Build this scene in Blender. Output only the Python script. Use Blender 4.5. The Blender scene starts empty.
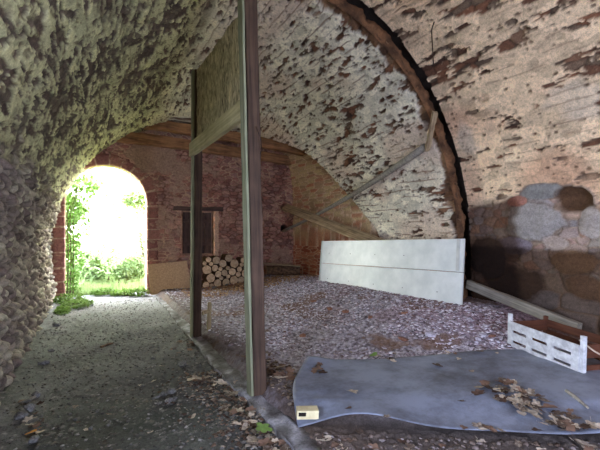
import bpy, bmesh, math, random
import numpy as np
from mathutils import Vector, Matrix, Euler

random.seed(11)
rng = np.random.default_rng(5)
PI = math.pi
scene = bpy.context.scene
COL = scene.collection

# ------------------------------------------------------------------ camera constants
F_PX, YAW, EYE, HORIZON = 384.0, math.radians(28.1), 1.6, 232.0
SY, CY = math.sin(YAW), math.cos(YAW)

def ray(px, py):
    """world direction with unit depth for a photo point"""
    r = (px - 300.0) / F_PX
    u = (HORIZON - py) / F_PX
    return Vector((SY + r * CY, CY - r * SY, u))

def at_h(px, py, h):
    d = ray(px, py)
    return Vector((0, 0, EYE)) + d * ((h - EYE) / d.z)

def at_x(px, py, x):
    d = ray(px, py)
    return Vector((0, 0, EYE)) + d * (x / d.x)

def at_y(px, py, y):
    d = ray(px, py)
    return Vector((0, 0, EYE)) + d * (y / d.y)

def lin(r, g, b):
    f = lambda c: (c / 255.0) / 12.92 if c <= 10 else (((c / 255.0) + 0.055) / 1.055) ** 2.4
    return np.array([f(r), f(g), f(b)])

# ------------------------------------------------------------------ numpy noise
def h2(ix, iy, seed):
    ix = ix.astype(np.int64); iy = iy.astype(np.int64)
    n = (ix * 374761393 + iy * 668265263 + seed * 1442695041) & 0x7fffffff
    n = ((n ^ (n >> 13)) * 1274126177) & 0x7fffffff
    n = ((n ^ (n >> 16)) * 2246822519) & 0x7fffffff
    n = n ^ (n >> 15)
    return (n & 0xffffff) / float(0x1000000)

def vnoise(x, y, seed=0):
    ix = np.floor(x); iy = np.floor(y)
    fx = x - ix; fy = y - iy
    fx = fx * fx * (3 - 2 * fx); fy = fy * fy * (3 - 2 * fy)
    a = h2(ix, iy, seed); b = h2(ix + 1, iy, seed)
    c = h2(ix, iy + 1, seed); d = h2(ix + 1, iy + 1, seed)
    return a + (b - a) * fx + (c - a) * fy + (a - b - c + d) * fx * fy

def fbm(x, y, seed=0, octv=4, gain=0.5):
    t = 0.0; amp = 1.0; tot = 0.0
    for k in range(octv):
        t = t + amp * vnoise(x * 2 ** k + 17.3 * k, y * 2 ** k - 9.1 * k, seed + k * 7)
        tot += amp; amp *= gain
    return t / tot

def cells(x, y, seed=0, jit=0.8, p=2.0):
    """F1, F2 and two random numbers of the nearest cell"""
    ix = np.floor(x); iy = np.floor(y)
    f1 = np.full(x.shape, 9.0); f2 = np.full(x.shape, 9.0)
    i1 = np.zeros(x.shape); i2 = np.zeros(x.shape)
    for dx in (-1, 0, 1):
        for dy in (-1, 0, 1):
            cx = ix + dx; cy = iy + dy
            ox = cx + 0.5 + jit * (h2(cx, cy, seed) - 0.5)
            oy = cy + 0.5 + jit * (h2(cx, cy, seed + 91) - 0.5)
            if p == 2.0:
                d = np.sqrt((x - ox) ** 2 + (y - oy) ** 2)
            else:
                d = (np.abs(x - ox) ** p + np.abs(y - oy) ** p) ** (1 / p)
            near = d < f1
            f2 = np.where(near, f1, np.minimum(f2, d))
            i1 = np.where(near, h2(cx, cy, seed + 5), i1)
            i2 = np.where(near, h2(cx, cy, seed + 13), i2)
            f1 = np.where(near, d, f1)
    return f1, f2, i1, i2

def sst(a, b, x):
    t = np.clip((x - a) / (b - a), 0, 1)
    return t * t * (3 - 2 * t)

def mixc(a, b, t):
    return a + (b - a) * t[..., None]

def pick(stops, v):
    """piecewise colour ramp"""
    ks = np.linspace(0, 1, len(stops))
    st = np.array(stops)
    return np.stack([np.interp(v, ks, st[:, i]) for i in range(3)], -1)

# ------------------------------------------------------------------ object helpers
def tag(o, label=None, cat=None, group=None, kind=None):
    if label: o['label'] = label
    if cat: o['category'] = cat
    if group: o['group'] = group
    if kind: o['kind'] = kind
    return o

def empty(name, loc=(0, 0, 0), rot=(0, 0, 0)):
    o = bpy.data.objects.new(name, None)
    o.location = loc; o.rotation_euler = rot
    COL.objects.link(o)
    return o

def link_mesh(name, me, mat, parent=None, smooth=False):
    if mat is not None: me.materials.append(mat)
    if smooth:
        me.polygons.foreach_set('use_smooth', [True] * len(me.polygons))
    o = bpy.data.objects.new(name, me)
    COL.objects.link(o)
    if parent is not None: o.parent = parent
    return o

def raw_mesh(name, V, Fq, col=None):
    """V (n,3), Fq (m,k) arrays -> mesh with optional 'col' attribute"""
    me = bpy.data.meshes.new(name)
    V = np.asarray(V, dtype=np.float32); Fq = np.asarray(Fq, dtype=np.int32)
    k = Fq.shape[1]
    me.vertices.add(len(V)); me.vertices.foreach_set('co', V.ravel())
    me.loops.add(Fq.size); me.loops.foreach_set('vertex_index', Fq.ravel())
    me.polygons.add(len(Fq))
    me.polygons.foreach_set('loop_start', np.arange(0, Fq.size, k, dtype=np.int32))
    if col is not None:
        a = me.attributes.new('col', 'FLOAT_COLOR', 'POINT')
        c = np.ones((len(V), 4), dtype=np.float32); c[:, :3] = np.clip(col.reshape(-1, 3), 0, 1)
        a.data.foreach_set('color', c.ravel())
    me.update(calc_edges=True)
    return me

def grid_obj(name, P, col, mat, keep=None, parent=None, flip=False):
    m, n = P.shape[:2]
    idx = np.arange(m * n).reshape(m, n)
    q = np.stack([idx[:-1, :-1], idx[:-1, 1:], idx[1:, 1:], idx[1:, :-1]], -1)
    if flip: q = q[..., ::-1]
    if keep is not None: q = q[keep]
    me = raw_mesh(name, P.reshape(-1, 3), q.reshape(-1, 4), col)
    return link_mesh(name, me, mat, parent, smooth=True)

def grid_normals(P):
    du = np.gradient(P, axis=0); dv = np.gradient(P, axis=1)
    n = np.cross(du, dv)
    return n / (np.linalg.norm(n, axis=-1, keepdims=True) + 1e-9)

def bm_obj(name, bm, mat, parent=None, smooth=False):
    me = bpy.data.meshes.new(name)
    bmesh.ops.recalc_face_normals(bm, faces=bm.faces)
    bm.to_mesh(me); bm.free()
    return link_mesh(name, me, mat, parent, smooth)

def timber_bm(L, W, H, seg=10, bow=(0, 0), rough=0.006, bevel=0.008, seed=0, chip=0.0):
    """a sawn timber along local X (0..L), W in Y, H in Z, slightly bowed and uneven"""
    rnd = random.Random(seed)
    bm = bmesh.new()
    rings = []
    for i in range(seg + 1):
        t = i / seg
        by = bow[0] * math.sin(PI * t); bz = bow[1] * math.sin(PI * t)
        ring = []
        b = bevel
        for (sy, sz) in ((-1, -1), (1, -1), (1, 1), (-1, 1)):
            for k in range(2):
                first = (k == 0)
                if (sy, sz) in ((-1, -1), (1, 1)):
                    oy, oz = (0, -b * sz) if first else (-b * sy, 0)
                else:
                    oy, oz = (-b * sy, 0) if first else (0, -b * sz)
                j = rough * (rnd.random() - 0.5) * 2
                k2 = rough * (rnd.random() - 0.5) * 2
                c = 1.0 - (chip * rnd.random() if i in (0, seg) else 0)
                x = t * L + (rnd.random() - 0.5) * (0.0 if i not in (0, seg) else rough * 3)
                ring.append(bm.verts.new((x, (sy * W / 2 + oy) * c + by + j, (sz * H / 2 + oz) * c + bz + k2)))
        rings.append(ring)
    for a, b_ in zip(rings[:-1], rings[1:]):
        for k in range(8):
            bm.faces.new((a[k], a[(k + 1) % 8], b_[(k + 1) % 8], b_[k]))
    bm.faces.new(rings[0][::-1]); bm.faces.new(rings[-1])
    return bm

def timber(name, p0, p1, W, H, mat, parent=None, roll=0.0, **kw):
    """timber between two points; local X along its length"""
    p0 = Vector(p0); p1 = Vector(p1)
    d = p1 - p0
    o = bm_obj(name, timber_bm(d.length, W, H, **kw), mat, parent)
    ex = d.normalized()
    up = Vector((0, 0, 1)) if abs(ex.z) < 0.95 else Vector((0, 1, 0))
    ey = up.cross(ex).normalized(); ez = ex.cross(ey)
    R = Matrix((ex, ey, ez)).transposed() @ Matrix.Rotation(roll, 3, 'X')
    o.matrix_basis = Matrix.Translation(p0) @ R.to_4x4()
    return o

def tube_bm(pts, radii, sides=10, seed=0, rough=0.0):
    rnd = random.Random(seed)
    bm = bmesh.new()
    pts = [Vector(p) for p in pts]
    rings = []
    for i, p in enumerate(pts):
        t = (pts[min(i + 1, len(pts) - 1)] - pts[max(i - 1, 0)]).normalized()
        ref = Vector((0, 0, 1)) if abs(t.z) < 0.9 else Vector((1, 0, 0))
        a = ref.cross(t).normalized(); b = t.cross(a)
        r = radii[i] if isinstance(radii, (list, tuple)) else radii
        rings.append([bm.verts.new(p + (a * math.cos(2 * PI * k / sides) + b * math.sin(2 * PI * k / sides)) * r * (1 + rough * (rnd.random() - 0.5))) for k in range(sides)])
    for u, v in zip(rings[:-1], rings[1:]):
        for k in range(sides):
            bm.faces.new((u[k], u[(k + 1) % sides], v[(k + 1) % sides], v[k]))
    bm.faces.new(rings[0][::-1]); bm.faces.new(rings[-1])
    return bm

# ------------------------------------------------------------------ materials
def new_mat(name):
    m = bpy.data.materials.new(name); m.use_nodes = True
    nt = m.node_tree
    b = nt.nodes['Principled BSDF']
    return m, nt, b

def masonry_mat(name, rough=0.92, fine=24.0, bump=0.6, spread=(0.6, 1.32), dist=0.02):
    """stone / plaster / soil whose colour varies stone by stone (attribute) with grain on top"""
    m, nt, b = new_mat(name)
    N, L = nt.nodes, nt.links
    at = N.new('ShaderNodeAttribute'); at.attribute_name = 'col'
    tc = N.new('ShaderNodeTexCoord')
    n1 = N.new('ShaderNodeTexNoise'); n1.inputs['Scale'].default_value = fine
    n1.inputs['Detail'].default_value = 5; n1.inputs['Roughness'].default_value = 0.65
    L.new(tc.outputs['Object'], n1.inputs['Vector'])
    mr = N.new('ShaderNodeMapRange')
    mr.inputs['From Min'].default_value = 0.36; mr.inputs['From Max'].default_value = 0.64
    mr.inputs['To Min'].default_value = spread[0]; mr.inputs['To Max'].default_value = spread[1]
    n2 = N.new('ShaderNodeTexNoise'); n2.inputs['Scale'].default_value = fine * 3.1
    n2.inputs['Detail'].default_value = 4; n2.inputs['Roughness'].default_value = 0.7
    L.new(tc.outputs['Object'], n2.inputs['Vector'])
    av = N.new('ShaderNodeMath'); av.operation = 'MULTIPLY_ADD'; av.inputs[1].default_value = 0.55
    L.new(n2.outputs['Fac'], av.inputs[0])
    hv = N.new('ShaderNodeMath'); hv.operation = 'MULTIPLY'; hv.inputs[1].default_value = 0.45
    L.new(n1.outputs['Fac'], hv.inputs[0]); L.new(hv.outputs[0], av.inputs[2])
    L.new(av.outputs[0], mr.inputs['Value'])
    vm = N.new('ShaderNodeVectorMath'); vm.operation = 'SCALE'
    L.new(at.outputs['Color'], vm.inputs[0]); L.new(mr.outputs['Result'], vm.inputs['Scale'])
    L.new(vm.outputs['Vector'], b.inputs['Base Color'])
    bp = N.new('ShaderNodeBump'); bp.inputs['Strength'].default_value = bump; bp.inputs['Distance'].default_value = dist
    L.new(av.outputs[0], bp.inputs['Height']); L.new(bp.outputs['Normal'], b.inputs['Normal'])
    b.inputs['Roughness'].default_value = rough
    b.inputs['Specular IOR Level'].default_value = 0.25
    return m

def wood_mat(name, c_dark, c_light, rough=0.8, along=1.2, across=26.0, knots=0.25, bump=0.25):
    m, nt, b = new_mat(name)
    N, L = nt.nodes, nt.links
    tc = N.new('ShaderNodeTexCoord')
    mp = N.new('ShaderNodeMapping'); mp.inputs['Scale'].default_value = (along, across, across)
    L.new(tc.outputs['Object'], mp.inputs['Vector'])
    n1 = N.new('ShaderNodeTexNoise'); n1.inputs['Scale'].default_value = 1.0; n1.inputs['Detail'].default_value = 6
    n1.inputs['Roughness'].default_value = 0.6; n1.inputs['Distortion'].default_value = 0.6
    L.new(mp.outputs['Vector'], n1.inputs['Vector'])
    n2 = N.new('ShaderNodeTexNoise'); n2.inputs['Scale'].default_value = 5.0; n2.inputs['Detail'].default_value = 3
    L.new(tc.outputs['Object'], n2.inputs['Vector'])
    mx = N.new('ShaderNodeMix'); mx.data_type = 'FLOAT'; mx.inputs[0].default_value = knots
    L.new(n1.outputs['Fac'], mx.inputs[2]); L.new(n2.outputs['Fac'], mx.inputs[3])
    cr = N.new('ShaderNodeValToRGB')
    cr.color_ramp.elements[0].position = 0.34; cr.color_ramp.elements[0].color = (*c_dark, 1)
    cr.color_ramp.elements[1].position = 0.66; cr.color_ramp.elements[1].color = (*c_light, 1)
    L.new(mx.outputs[0], cr.inputs['Fac']); L.new(cr.outputs['Color'], b.inputs['Base Color'])
    bp = N.new('ShaderNodeBump'); bp.inputs['Strength'].default_value = bump; bp.inputs['Distance'].default_value = 0.006
    L.new(n1.outputs['Fac'], bp.inputs['Height']); L.new(bp.outputs['Normal'], b.inputs['Normal'])
    b.inputs['Roughness'].default_value = rough
    b.inputs['Specular IOR Level'].default_value = 0.3
    return m

def mottled_mat(name, c1, c2, scale=9.0, rough=0.6, spec=0.3, bump=0.1, lo=0.35, hi=0.65, metallic=0.0, per_object=0.0):
    m, nt, b = new_mat(name)
    N, L = nt.nodes, nt.links
    tc = N.new('ShaderNodeTexCoord')
    n1 = N.new('ShaderNodeTexNoise'); n1.inputs['Scale'].default_value = scale; n1.inputs['Detail'].default_value = 6
    n1.inputs['Roughness'].default_value = 0.62
    L.new(tc.outputs['Object'], n1.inputs['Vector'])
    cr = N.new('ShaderNodeValToRGB')
    cr.color_ramp.elements[0].position = lo; cr.color_ramp.elements[0].color = (*c1, 1)
    cr.color_ramp.elements[1].position = hi; cr.color_ramp.elements[1].color = (*c2, 1)
    L.new(n1.outputs['Fac'], cr.inputs['Fac'])
    out = cr.outputs['Color']
    if per_object:
        oi = N.new('ShaderNodeObjectInfo')
        mr = N.new('ShaderNodeMapRange'); mr.inputs['To Min'].default_value = 1 - per_object; mr.inputs['To Max'].default_value = 1 + per_object
        L.new(oi.outputs['Random'], mr.inputs['Value'])
        vm = N.new('ShaderNodeVectorMath'); vm.operation = 'SCALE'
        L.new(out, vm.inputs[0]); L.new(mr.outputs['Result'], vm.inputs['Scale'])
        out = vm.outputs['Vector']
    L.new(out, b.inputs['Base Color'])
    bp = N.new('ShaderNodeBump'); bp.inputs['Strength'].default_value = bump; bp.inputs['Distance'].default_value = 0.01
    L.new(n1.outputs['Fac'], bp.inputs['Height']); L.new(bp.outputs['Normal'], b.inputs['Normal'])
    b.inputs['Roughness'].default_value = rough; b.inputs['Metallic'].default_value = metallic
    b.inputs['Specular IOR Level'].default_value = spec
    return m

def leaf_mat(name, c1, c2, trans=0.3):
    m, nt, b = new_mat(name)
    N, L = nt.nodes, nt.links
    tc = N.new('ShaderNodeTexCoord')
    n1 = N.new('ShaderNodeTexNoise'); n1.inputs['Scale'].default_value = 3.5
    L.new(tc.outputs['Object'], n1.inputs['Vector'])
    oi = N.new('ShaderNodeObjectInfo')
    ad = N.new('ShaderNodeMath'); ad.operation = 'MULTIPLY_ADD'; ad.inputs[1].default_value = 0.9; ad.inputs[2].default_value = -0.45
    L.new(oi.outputs['Random'], ad.inputs[0])
    su = N.new('ShaderNodeMath'); su.operation = 'ADD'
    L.new(n1.outputs['Fac'], su.inputs[0]); L.new(ad.outputs[0], su.inputs[1])
    cr = N.new('ShaderNodeValToRGB')
    cr.color_ramp.elements[0].position = 0.2; cr.color_ramp.elements[0].color = (*c1, 1)
    cr.color_ramp.elements[1].position = 0.85; cr.color_ramp.elements[1].color = (*c2, 1)
    L.new(su.outputs[0], cr.inputs['Fac']); L.new(cr.outputs['Color'], b.inputs['Base Color'])
    b.inputs['Roughness'].default_value = 0.75; b.inputs['Specular IOR Level'].default_value = 0.2
    tr = N.new('ShaderNodeBsdfTranslucent'); L.new(cr.outputs['Color'], tr.inputs['Color'])
    ms = N.new('ShaderNodeMixShader'); ms.inputs[0].default_value = trans
    L.new(b.outputs[0], ms.inputs[1]); L.new(tr.outputs[0], ms.inputs[2])
    L.new(ms.outputs[0], N['Material Output'].inputs['Surface'])
    return m

M = {}
M['stone'] = masonry_mat('rubble_masonry')
M['brick'] = masonry_mat('red_sandstone_masonry', fine=22, spread=(0.55, 1.4))
M['soil'] = masonry_mat('trodden_soil', fine=40, bump=0.6, spread=(0.5, 1.5))
M['chips'] = masonry_mat('plaster_crumbs', fine=25, bump=0.2, spread=(0.85, 1.12))
M['post'] = wood_mat('weathered_post_wood', lin(112, 92, 68), lin(182, 164, 128))
M['dark_post'] = wood_mat('dark_post_wood', lin(44, 32, 26), lin(96, 74, 60))
M['lath'] = wood_mat('pale_lath_wood', lin(108, 110, 88), lin(160, 160, 130))
M['rail'] = wood_mat('pale_rail_wood', lin(172, 162, 122), lin(226, 216, 174))
M['oldbeam'] = wood_mat('old_beam_wood', lin(88, 60, 42), lin(186, 136, 92), across=14)
M['plank'] = wood_mat('old_plank_wood', lin(104, 84, 64), lin(198, 172, 136))
M['grey_wood'] = wood_mat('grey_pole_wood', lin(105, 98, 88), lin(168, 160, 146), across=30)
M['shutter'] = wood_mat('shutter_wood', lin(54, 42, 40), lin(104, 80, 70), across=16)
M['white_paint'] = mottled_mat('white_painted_board', lin(214, 218, 214), lin(234, 236, 232), scale=3.5, rough=0.32, spec=0.5, bump=0.02)
M['edge_white'] = mottled_mat('board_edge_strip', lin(190, 192, 186), lin(214, 214, 206), scale=6, rough=0.5, bump=0.05)
M['white_crate'] = mottled_mat('white_crate_paint', lin(178, 176, 180), lin(222, 222, 224), scale=14, rough=0.6, bump=0.06)
M['crate_wood'] = wood_mat('brown_crate_wood', lin(74, 42, 30), lin(112, 68, 48), across=18)
M['dark'] = mottled_mat('dark_gap_shade', lin(22, 18, 16), lin(40, 32, 28), scale=10, rough=0.95)
M['sheet'] = mottled_mat('grey_floor_sheet', lin(66, 64, 70), lin(134, 140, 158), scale=2.2, rough=0.5, spec=0.4, bump=0.06, lo=0.28, hi=0.58)
_n = M['sheet'].node_tree.nodes['Noise Texture']; _n.inputs['Detail'].default_value = 12; _n.inputs['Roughness'].default_value = 0.74
M['concrete'] = mottled_mat('kerb_concrete', lin(118, 116, 116), lin(186, 184, 184), scale=11, rough=0.9, bump=0.4)
M['chipboard'] = mottled_mat('chipboard', lin(186, 150, 116), lin(216, 182, 144), scale=30, rough=0.85, bump=0.1)
M['straw'] = wood_mat('straw_panel', lin(70, 58, 40), lin(240, 226, 186), along=40, across=40, knots=0.2, bump=1.0)
M['straw'].node_tree.nodes['Mapping'].inputs['Scale'].default_value = (45, 45, 12)
M['log_end'] = mottled_mat('cut_log_wood', lin(176, 144, 112), lin(222, 196, 162), scale=12, rough=0.85, per_object=0.22)
M['bark'] = mottled_mat('log_bark', lin(62, 46, 36), lin(128, 98, 74), scale=16, rough=0.95, bump=0.8)
M['iron'] = mottled_mat('rusty_iron', lin(46, 36, 32), lin(92, 66, 50), scale=30, rough=0.8, metallic=0.3)
M['cord'] = mottled_mat('pale_cord', lin(170, 150, 130), lin(205, 186, 165), scale=30, rough=0.8)
M['block'] = mottled_mat('cream_carton', lin(196, 180, 138), lin(226, 212, 170), scale=8, rough=0.8)
M['chunk'] = mottled_mat('pale_plaster_lump', lin(156, 148, 160), lin(208, 202, 214), scale=9, rough=0.9, bump=0.3, per_object=0.15)
M['rock'] = mottled_mat('grey_path_stone', lin(84, 82, 82), lin(140, 138, 136), scale=9, rough=0.9, bump=0.4, per_object=0.2)
M['rock_red'] = mottled_mat('red_brick_lump', lin(116, 78, 66), lin(164, 120, 100), scale=9, rough=0.9, bump=0.4, per_object=0.2)
M['dry'] = leaf_mat('dry_leaf', lin(92, 76, 66), lin(214, 198, 178), 0.1)
M['brown_leaf'] = leaf_mat('brown_leaf', lin(66, 50, 42), lin(134, 106, 90), 0.1)
M['orange_leaf'] = leaf_mat('orange_leaf', lin(200, 120, 40), lin(230, 160, 60), 0.15)
M['green_leaf'] = leaf_mat('fresh_green_leaf', lin(96, 128, 60), lin(140, 170, 92), 0.2)
M['foliage'] = leaf_mat('ivy_foliage', lin(84, 112, 44), lin(130, 156, 74), 0.4)
M['foliage_far'] = leaf_mat('garden_foliage', lin(104, 124, 72), lin(150, 168, 110), 0.4)
M['grass'] = leaf_mat('grass_blades', lin(110, 128, 74), lin(156, 170, 110), 0.35)
M['stem'] = mottled_mat('stem_bark', lin(80, 68, 48), lin(120, 104, 80), scale=20, rough=0.9)

# ------------------------------------------------------------------ the vault profile
CX, SP, A0, H0 = 2.3, 1.2, 3.15, 3.65
FAR_Y, RIB_Y, BACK_Y = 10.65, 4.45, -2.2
_ph = np.linspace(PI, 0, 2001)
_ex = CX + A0 * np.cos(_ph); _eh = SP + H0 * np.sin(_ph)
_arc = np.concatenate([[0], np.cumsum(np.hypot(np.diff(_ex), np.diff(_eh)))])
LV = 1.35                       # height of the straight part below the springing
ARC = _arc[-1]
S_END = 2 * LV + ARC
S_CROWN = LV + ARC / 2

def surf(s, Y, off=0.0):
    """point of the vault's inner face at arc length s (left floor 0 ... right floor S_END)"""
    ph = np.interp(s - LV, _arc, _ph)
    x = CX + A0 * np.cos(ph); h = SP + H0 * np.sin(ph)
    # outward direction
    nx = np.cos(ph) / A0; nh = np.sin(ph) / H0
    nl = np.hypot(nx, nh); nx = nx / nl; nh = nh / nl
    low_l = s < LV; low_r = s > LV + ARC
    h = np.where(low_l, SP - (LV - s), np.where(low_r, SP - (s - LV - ARC), h))
    # crown sinks towards the far wall
    kY = 1 - 0.105 * sst(7.2, 10.4, Y)
    h = np.where(h > SP, SP + (h - SP) * kY, h)
    # wall corner opens beside the far wall
    c = np.cos(ph); sn = np.sin(ph)
    bx = CX + A0 * np.sign(c) * np.abs(c) ** 0.36
    bh = SP + (H0 * 0.885) * np.abs(sn) ** 0.4
    Yc = np.interp(h, [0, 1.6, 2.48, 3.1, 3.67, 4.13, 4.5], [5.9, 6.6, 7.5, 8.0, 8.5, 9.45, 9.8])
    w = sst(-0.05, 0.10, Y - Yc) * sst(-0.25, 0.05, c) * (~low_r)
    x = x + (bx - x) * w; h = h + (bh - h) * w
    # left wall leans out at its foot
    x = x + np.where(low_l, 0.13 * (1 - np.clip(h / SP, -0.2, 1)) - 0.11, -0.11 * (1 - sst(LV, LV + 2.0, s))) + 0.04 * (fbm(s * 0.7, Y * 0.7, 3, 2) - 0.5) * (s < S_CROWN)
    x = x + nx * off; h = h + nh * off
    return x, h

# ------------------------------------------------------------------ colour + relief of the shell
C_PL_FAR = lin(232, 222, 200)
C_PL_LEFT = lin(216, 211, 162)
C_PL_NEAR = lin(234, 204, 168)

def shell(name, s, Y, off_fn, mat, near):
    Sg, Yg = np.meshgrid(s, Y, indexing='ij')
    x, h = surf(Sg, Yg, off_fn(Sg))
    P = np.stack([x, Yg, h], -1)
    n = grid_normals(P)
    cen = np.stack([np.full_like(x, CX) - x, np.zeros_like(x), 1.6 - h], -1)
    sg = np.sign((n * cen).sum(-1, keepdims=True)); n = n * sg       # inward
    # warped coordinates
    wu = Sg + 0.10 * (fbm(Sg * 2.2, Yg * 1.6, 21, 3) - 0.5)
    wv = Yg + 0.14 * (fbm(Sg * 1.8, Yg * 2.1, 33, 3) - 0.5)
    left = 1 - sst(S_CROWN - 1.6, S_CROWN + 0.3, Sg)
    # --- stones under the plaster
    f1, f2, i1, i2 = cells(wu / 0.105, wv / 0.24, 2, 0.85)
    edge = sst(0.03, 0.22, f2 - f1)
    g1, g2, j1, j2 = cells(wu / 0.115 + 0.5 * (fbm(Sg * 7, Yg * 7, 23, 2) - 0.5), wv / 0.135 + 0.5 * (fbm(Sg * 7 + 5, Yg * 7, 25, 2) - 0.5), 8, 0.95)               # cobbles of the left wall
    gedge = sst(0.02, 0.30, g2 - g1)
    st_v = pick([lin(70, 50, 40), lin(112, 78, 60), lin(136, 92, 68), lin(120, 100, 82), lin(90, 72, 60)], i1)
    st_v = mixc(st_v, pick([lin(62, 50, 40), lin(104, 84, 66), lin(84, 66, 52)], i1), left)
    st_l = pick([lin(112, 96, 90), lin(174, 160, 142), lin(134, 116, 108), lin(202, 192, 164), lin(150, 134, 122)], j1)
    # --- where the plaster has gone: streaks along the vault's length
    n1 = fbm(wu * 4.6, wv * 1.25, 41, 5, 0.6)
    n2 = fbm(wu * 15.0, wv * 4.6, 57, 4, 0.6)
    nL = 0.5 * fbm(wu * 6.0, wv * 1.5, 43, 5, 0.6) + 0.5 * fbm(wu * 17.0, wv * 4.2, 59, 4, 0.6)
    nN = 0.55 * fbm(Sg * 5.0 + 0.3 * wv, wv * 0.9, 45, 5, 0.6) + 0.45 * fbm(wu * 15.0, wv * 3.2, 58, 4, 0.6)
    n3 = fbm(Sg * 0.8, Yg * 0.6, 71, 3)
    val = left * nL + (1 - left) * (nN if near else (0.45 * n1 + 0.55 * n2))
    th_left = 0.540 - 0.12 * (n3 - 0.5)
    th_far = 0.60 + 0.10 * (n3 - 0.5)
    th_near = 0.60 + 0.10 * (n3 - 0.5)
    th = th_left * left + (1 - left) * (th_near if near else th_far)
    k1, k2, kid, kj = cells(wu / 0.085 + 0.4 * (n2 - 0.5), wv / (0.30 if near else 0.20) + 0.5 * (n2 - 0.5), 83, 0.9, 2.4)
    reg = fbm(Sg * 1.6, Yg * 1.1, 85, 3)
    lost = sst(0.0, 0.06, kid - (0.90 if near else 0.80) + 0.45 * (reg - 0.5) * (1 if near else 1.2) + 0.10 * left) * sst(0.0, 0.05, 0.46 - k1 + 0.55 * (n2 - 0.5))
    stripe = left * sst(0.52, 0.60, vnoise(wu * 3.1 + 0.4 * n1, wv * 0.35, 87)) * sst(0.40, 0.50, nL) * (1 - sst(6.5, 9.0, Yg))
    crev = (1 - sst(0.012, 0.045, np.abs(fbm(wu * 9.5, wv * 2.2, 89, 4, 0.6) - 0.5))) * sst(0.42, 0.56, n2)
    bare = np.maximum(np.maximum(sst(-0.005, 0.02, val - th), lost), stripe)
    # thin broken bed joints along the courses
    bed = np.abs(((wu / 0.125) + 0.35 * (vnoise(wu * 6, wv * 1.2, 5) - 0.5)) % 1.0 - 0.5)
    bedm = (1 - sst(0.03, 0.10, bed)) * sst(0.50, 0.62, vnoise(wu * 7, wv * 2.4, 77))
    # pits
    p1, p2, pi_, pj = cells(wu / 0.075, wv / 0.11, 61, 0.9)
    pit = np.maximum((pi_ > 0.80 - 0.15 * left) * (1 - sst(0.10, 0.30, p1 + 0.5 * (n2 - 0.5))), 0.8 * crev * (0.75 + 0.25 * left) * (0.6 if near else 1.0))
    pl = C_PL_LEFT * left[..., None] + (1 - left[..., None]) * (C_PL_NEAR if near else C_PL_FAR)
    tone = fbm(Sg * 1.3, Yg * 0.9, 91, 4)
    e1, e2, ei, ej = cells(wu / 0.13 + 0.6 * n2, wv / 0.22 + 0.6 * n1, 93, 0.95)
    pl = pl * (0.74 + 0.44 * ei)[..., None]
    pl = pl * (0.80 + 0.40 * tone)[..., None]
    if near:
        pl = mixc(pl, np.broadcast_to(lin(206, 150, 118), pl.shape), 0.5 * sst(0.5, 0.75, fbm(Sg * 1.0, Yg * 0.7, 97, 3)) * (1 - left))
        pl = mixc(pl, np.broadcast_to(lin(204, 190, 172), pl.shape), 0.5 * sst(0.56, 0.7, fbm(Sg * 1.5 + 9, Yg * 1.2, 99, 3)) * (1 - left))
    else:
        pl = mixc(pl, np.broadcast_to(lin(214, 188, 168), pl.shape), 0.7 * sst(0.46, 0.66, fbm(Sg * 1.2 + 4, Yg * 0.8, 98, 3)) * (1 - left))
    lum = fbm(wu * 5, wv * 4, 15, 4)
    # height of the wall where plaster starts
    wallband_l = 1 - sst(2.35, 2.75, Sg + 0.9 * (n1 - 0.5))
    bare = np.maximum(bare, wallband_l)
    stc = mixc(st_v * (0.55 + 0.45 * edge)[..., None], st_l * (0.45 + 0.55 * gedge)[..., None], np.maximum(wallband_l, left * 0.25))  # gaps between the cobbles darkened in the colour to deepen their shade
    disp = (0.020 + 0.014 * left) * (fbm(wu * 3.5, wv * 2.5, 15, 4) - 0.5) * 2 + 0.03 * (1 - left) * (fbm(wu * 12, wv * 5, 19, 3) - 0.5)
    rel_st = -0.040 + 0.022 * left + (0.018 - 0.008 * left) * edge + 0.012 * (i2 - 0.5)
    rel_l = -0.04 + 0.11 * (1 - np.clip(g1 / 0.75, 0, 1) ** 2) * (0.5 + 0.8 * j2)
    rel_bare = rel_st * (1 - np.maximum(wallband_l, left * 0.12)) + rel_l * np.maximum(wallband_l, left * 0.12)
    rel_pl = 0.014 + 0.012 * left * (i1 - 0.5) - 0.010 * bedm - (0.018 - 0.010 * left) * pit
    disp = disp + rel_bare * bare + rel_pl * (1 - bare)
    col = mixc(pl, stc, bare)
    col = mixc(col, np.broadcast_to(lin(120, 86, 66), col.shape), (0.45 if near else 0.85) * bedm * (1 - bare) * (1 - left * 0.5))
    col = mixc(col, np.broadcast_to(lin(92, 68, 52), col.shape), 0.85 * pit * (1 - bare))
    # --- right walls
    if not near:
        hh = h
        # masonry beside the far corner: red brick below, tan rubble above, up to the plaster's broken edge
        Yc = np.interp(hh, [0, 1.6, 2.48, 3.1, 3.67, 4.13, 4.5], [5.9, 6.6, 7.5, 8.0, 8.5, 9.45, 9.8])
        corner = sst(0.0, 0.12, Yg - Yc + 0.25 * (n2 - 0.5)) * (Sg > S_CROWN + 1.2)
        b1, b2, bi, bj = cells(wv / 0.42, hh / 0.085, 44, 0.7, 3.0)
        be = sst(0.03, 0.14, b2 - b1)
        c_red = pick([lin(150, 84, 66), lin(190, 112, 88), lin(208, 146, 116), lin(172, 100, 84)], bi)
        c_tan = pick([lin(176, 146, 112), lin(212, 186, 142), lin(188, 154, 124), lin(198, 134, 104)], bj)
        mort = lin(222, 192, 164)
        hi_t = sst(1.35, 1.75, hh + 0.5 * (n1 - 0.5))
        mas = mixc(c_red, c_tan, hi_t)
        mas = mixc(np.broadcast_to(mort, mas.shape), mas, be)
        lowm = (Sg > LV + ARC - 0.9) * (1 - sst(0.7, 1.25, hh + 0.5 * (n1 - 0.5)))
        k = np.clip(np.maximum(corner, lowm), 0, 1)
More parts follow.
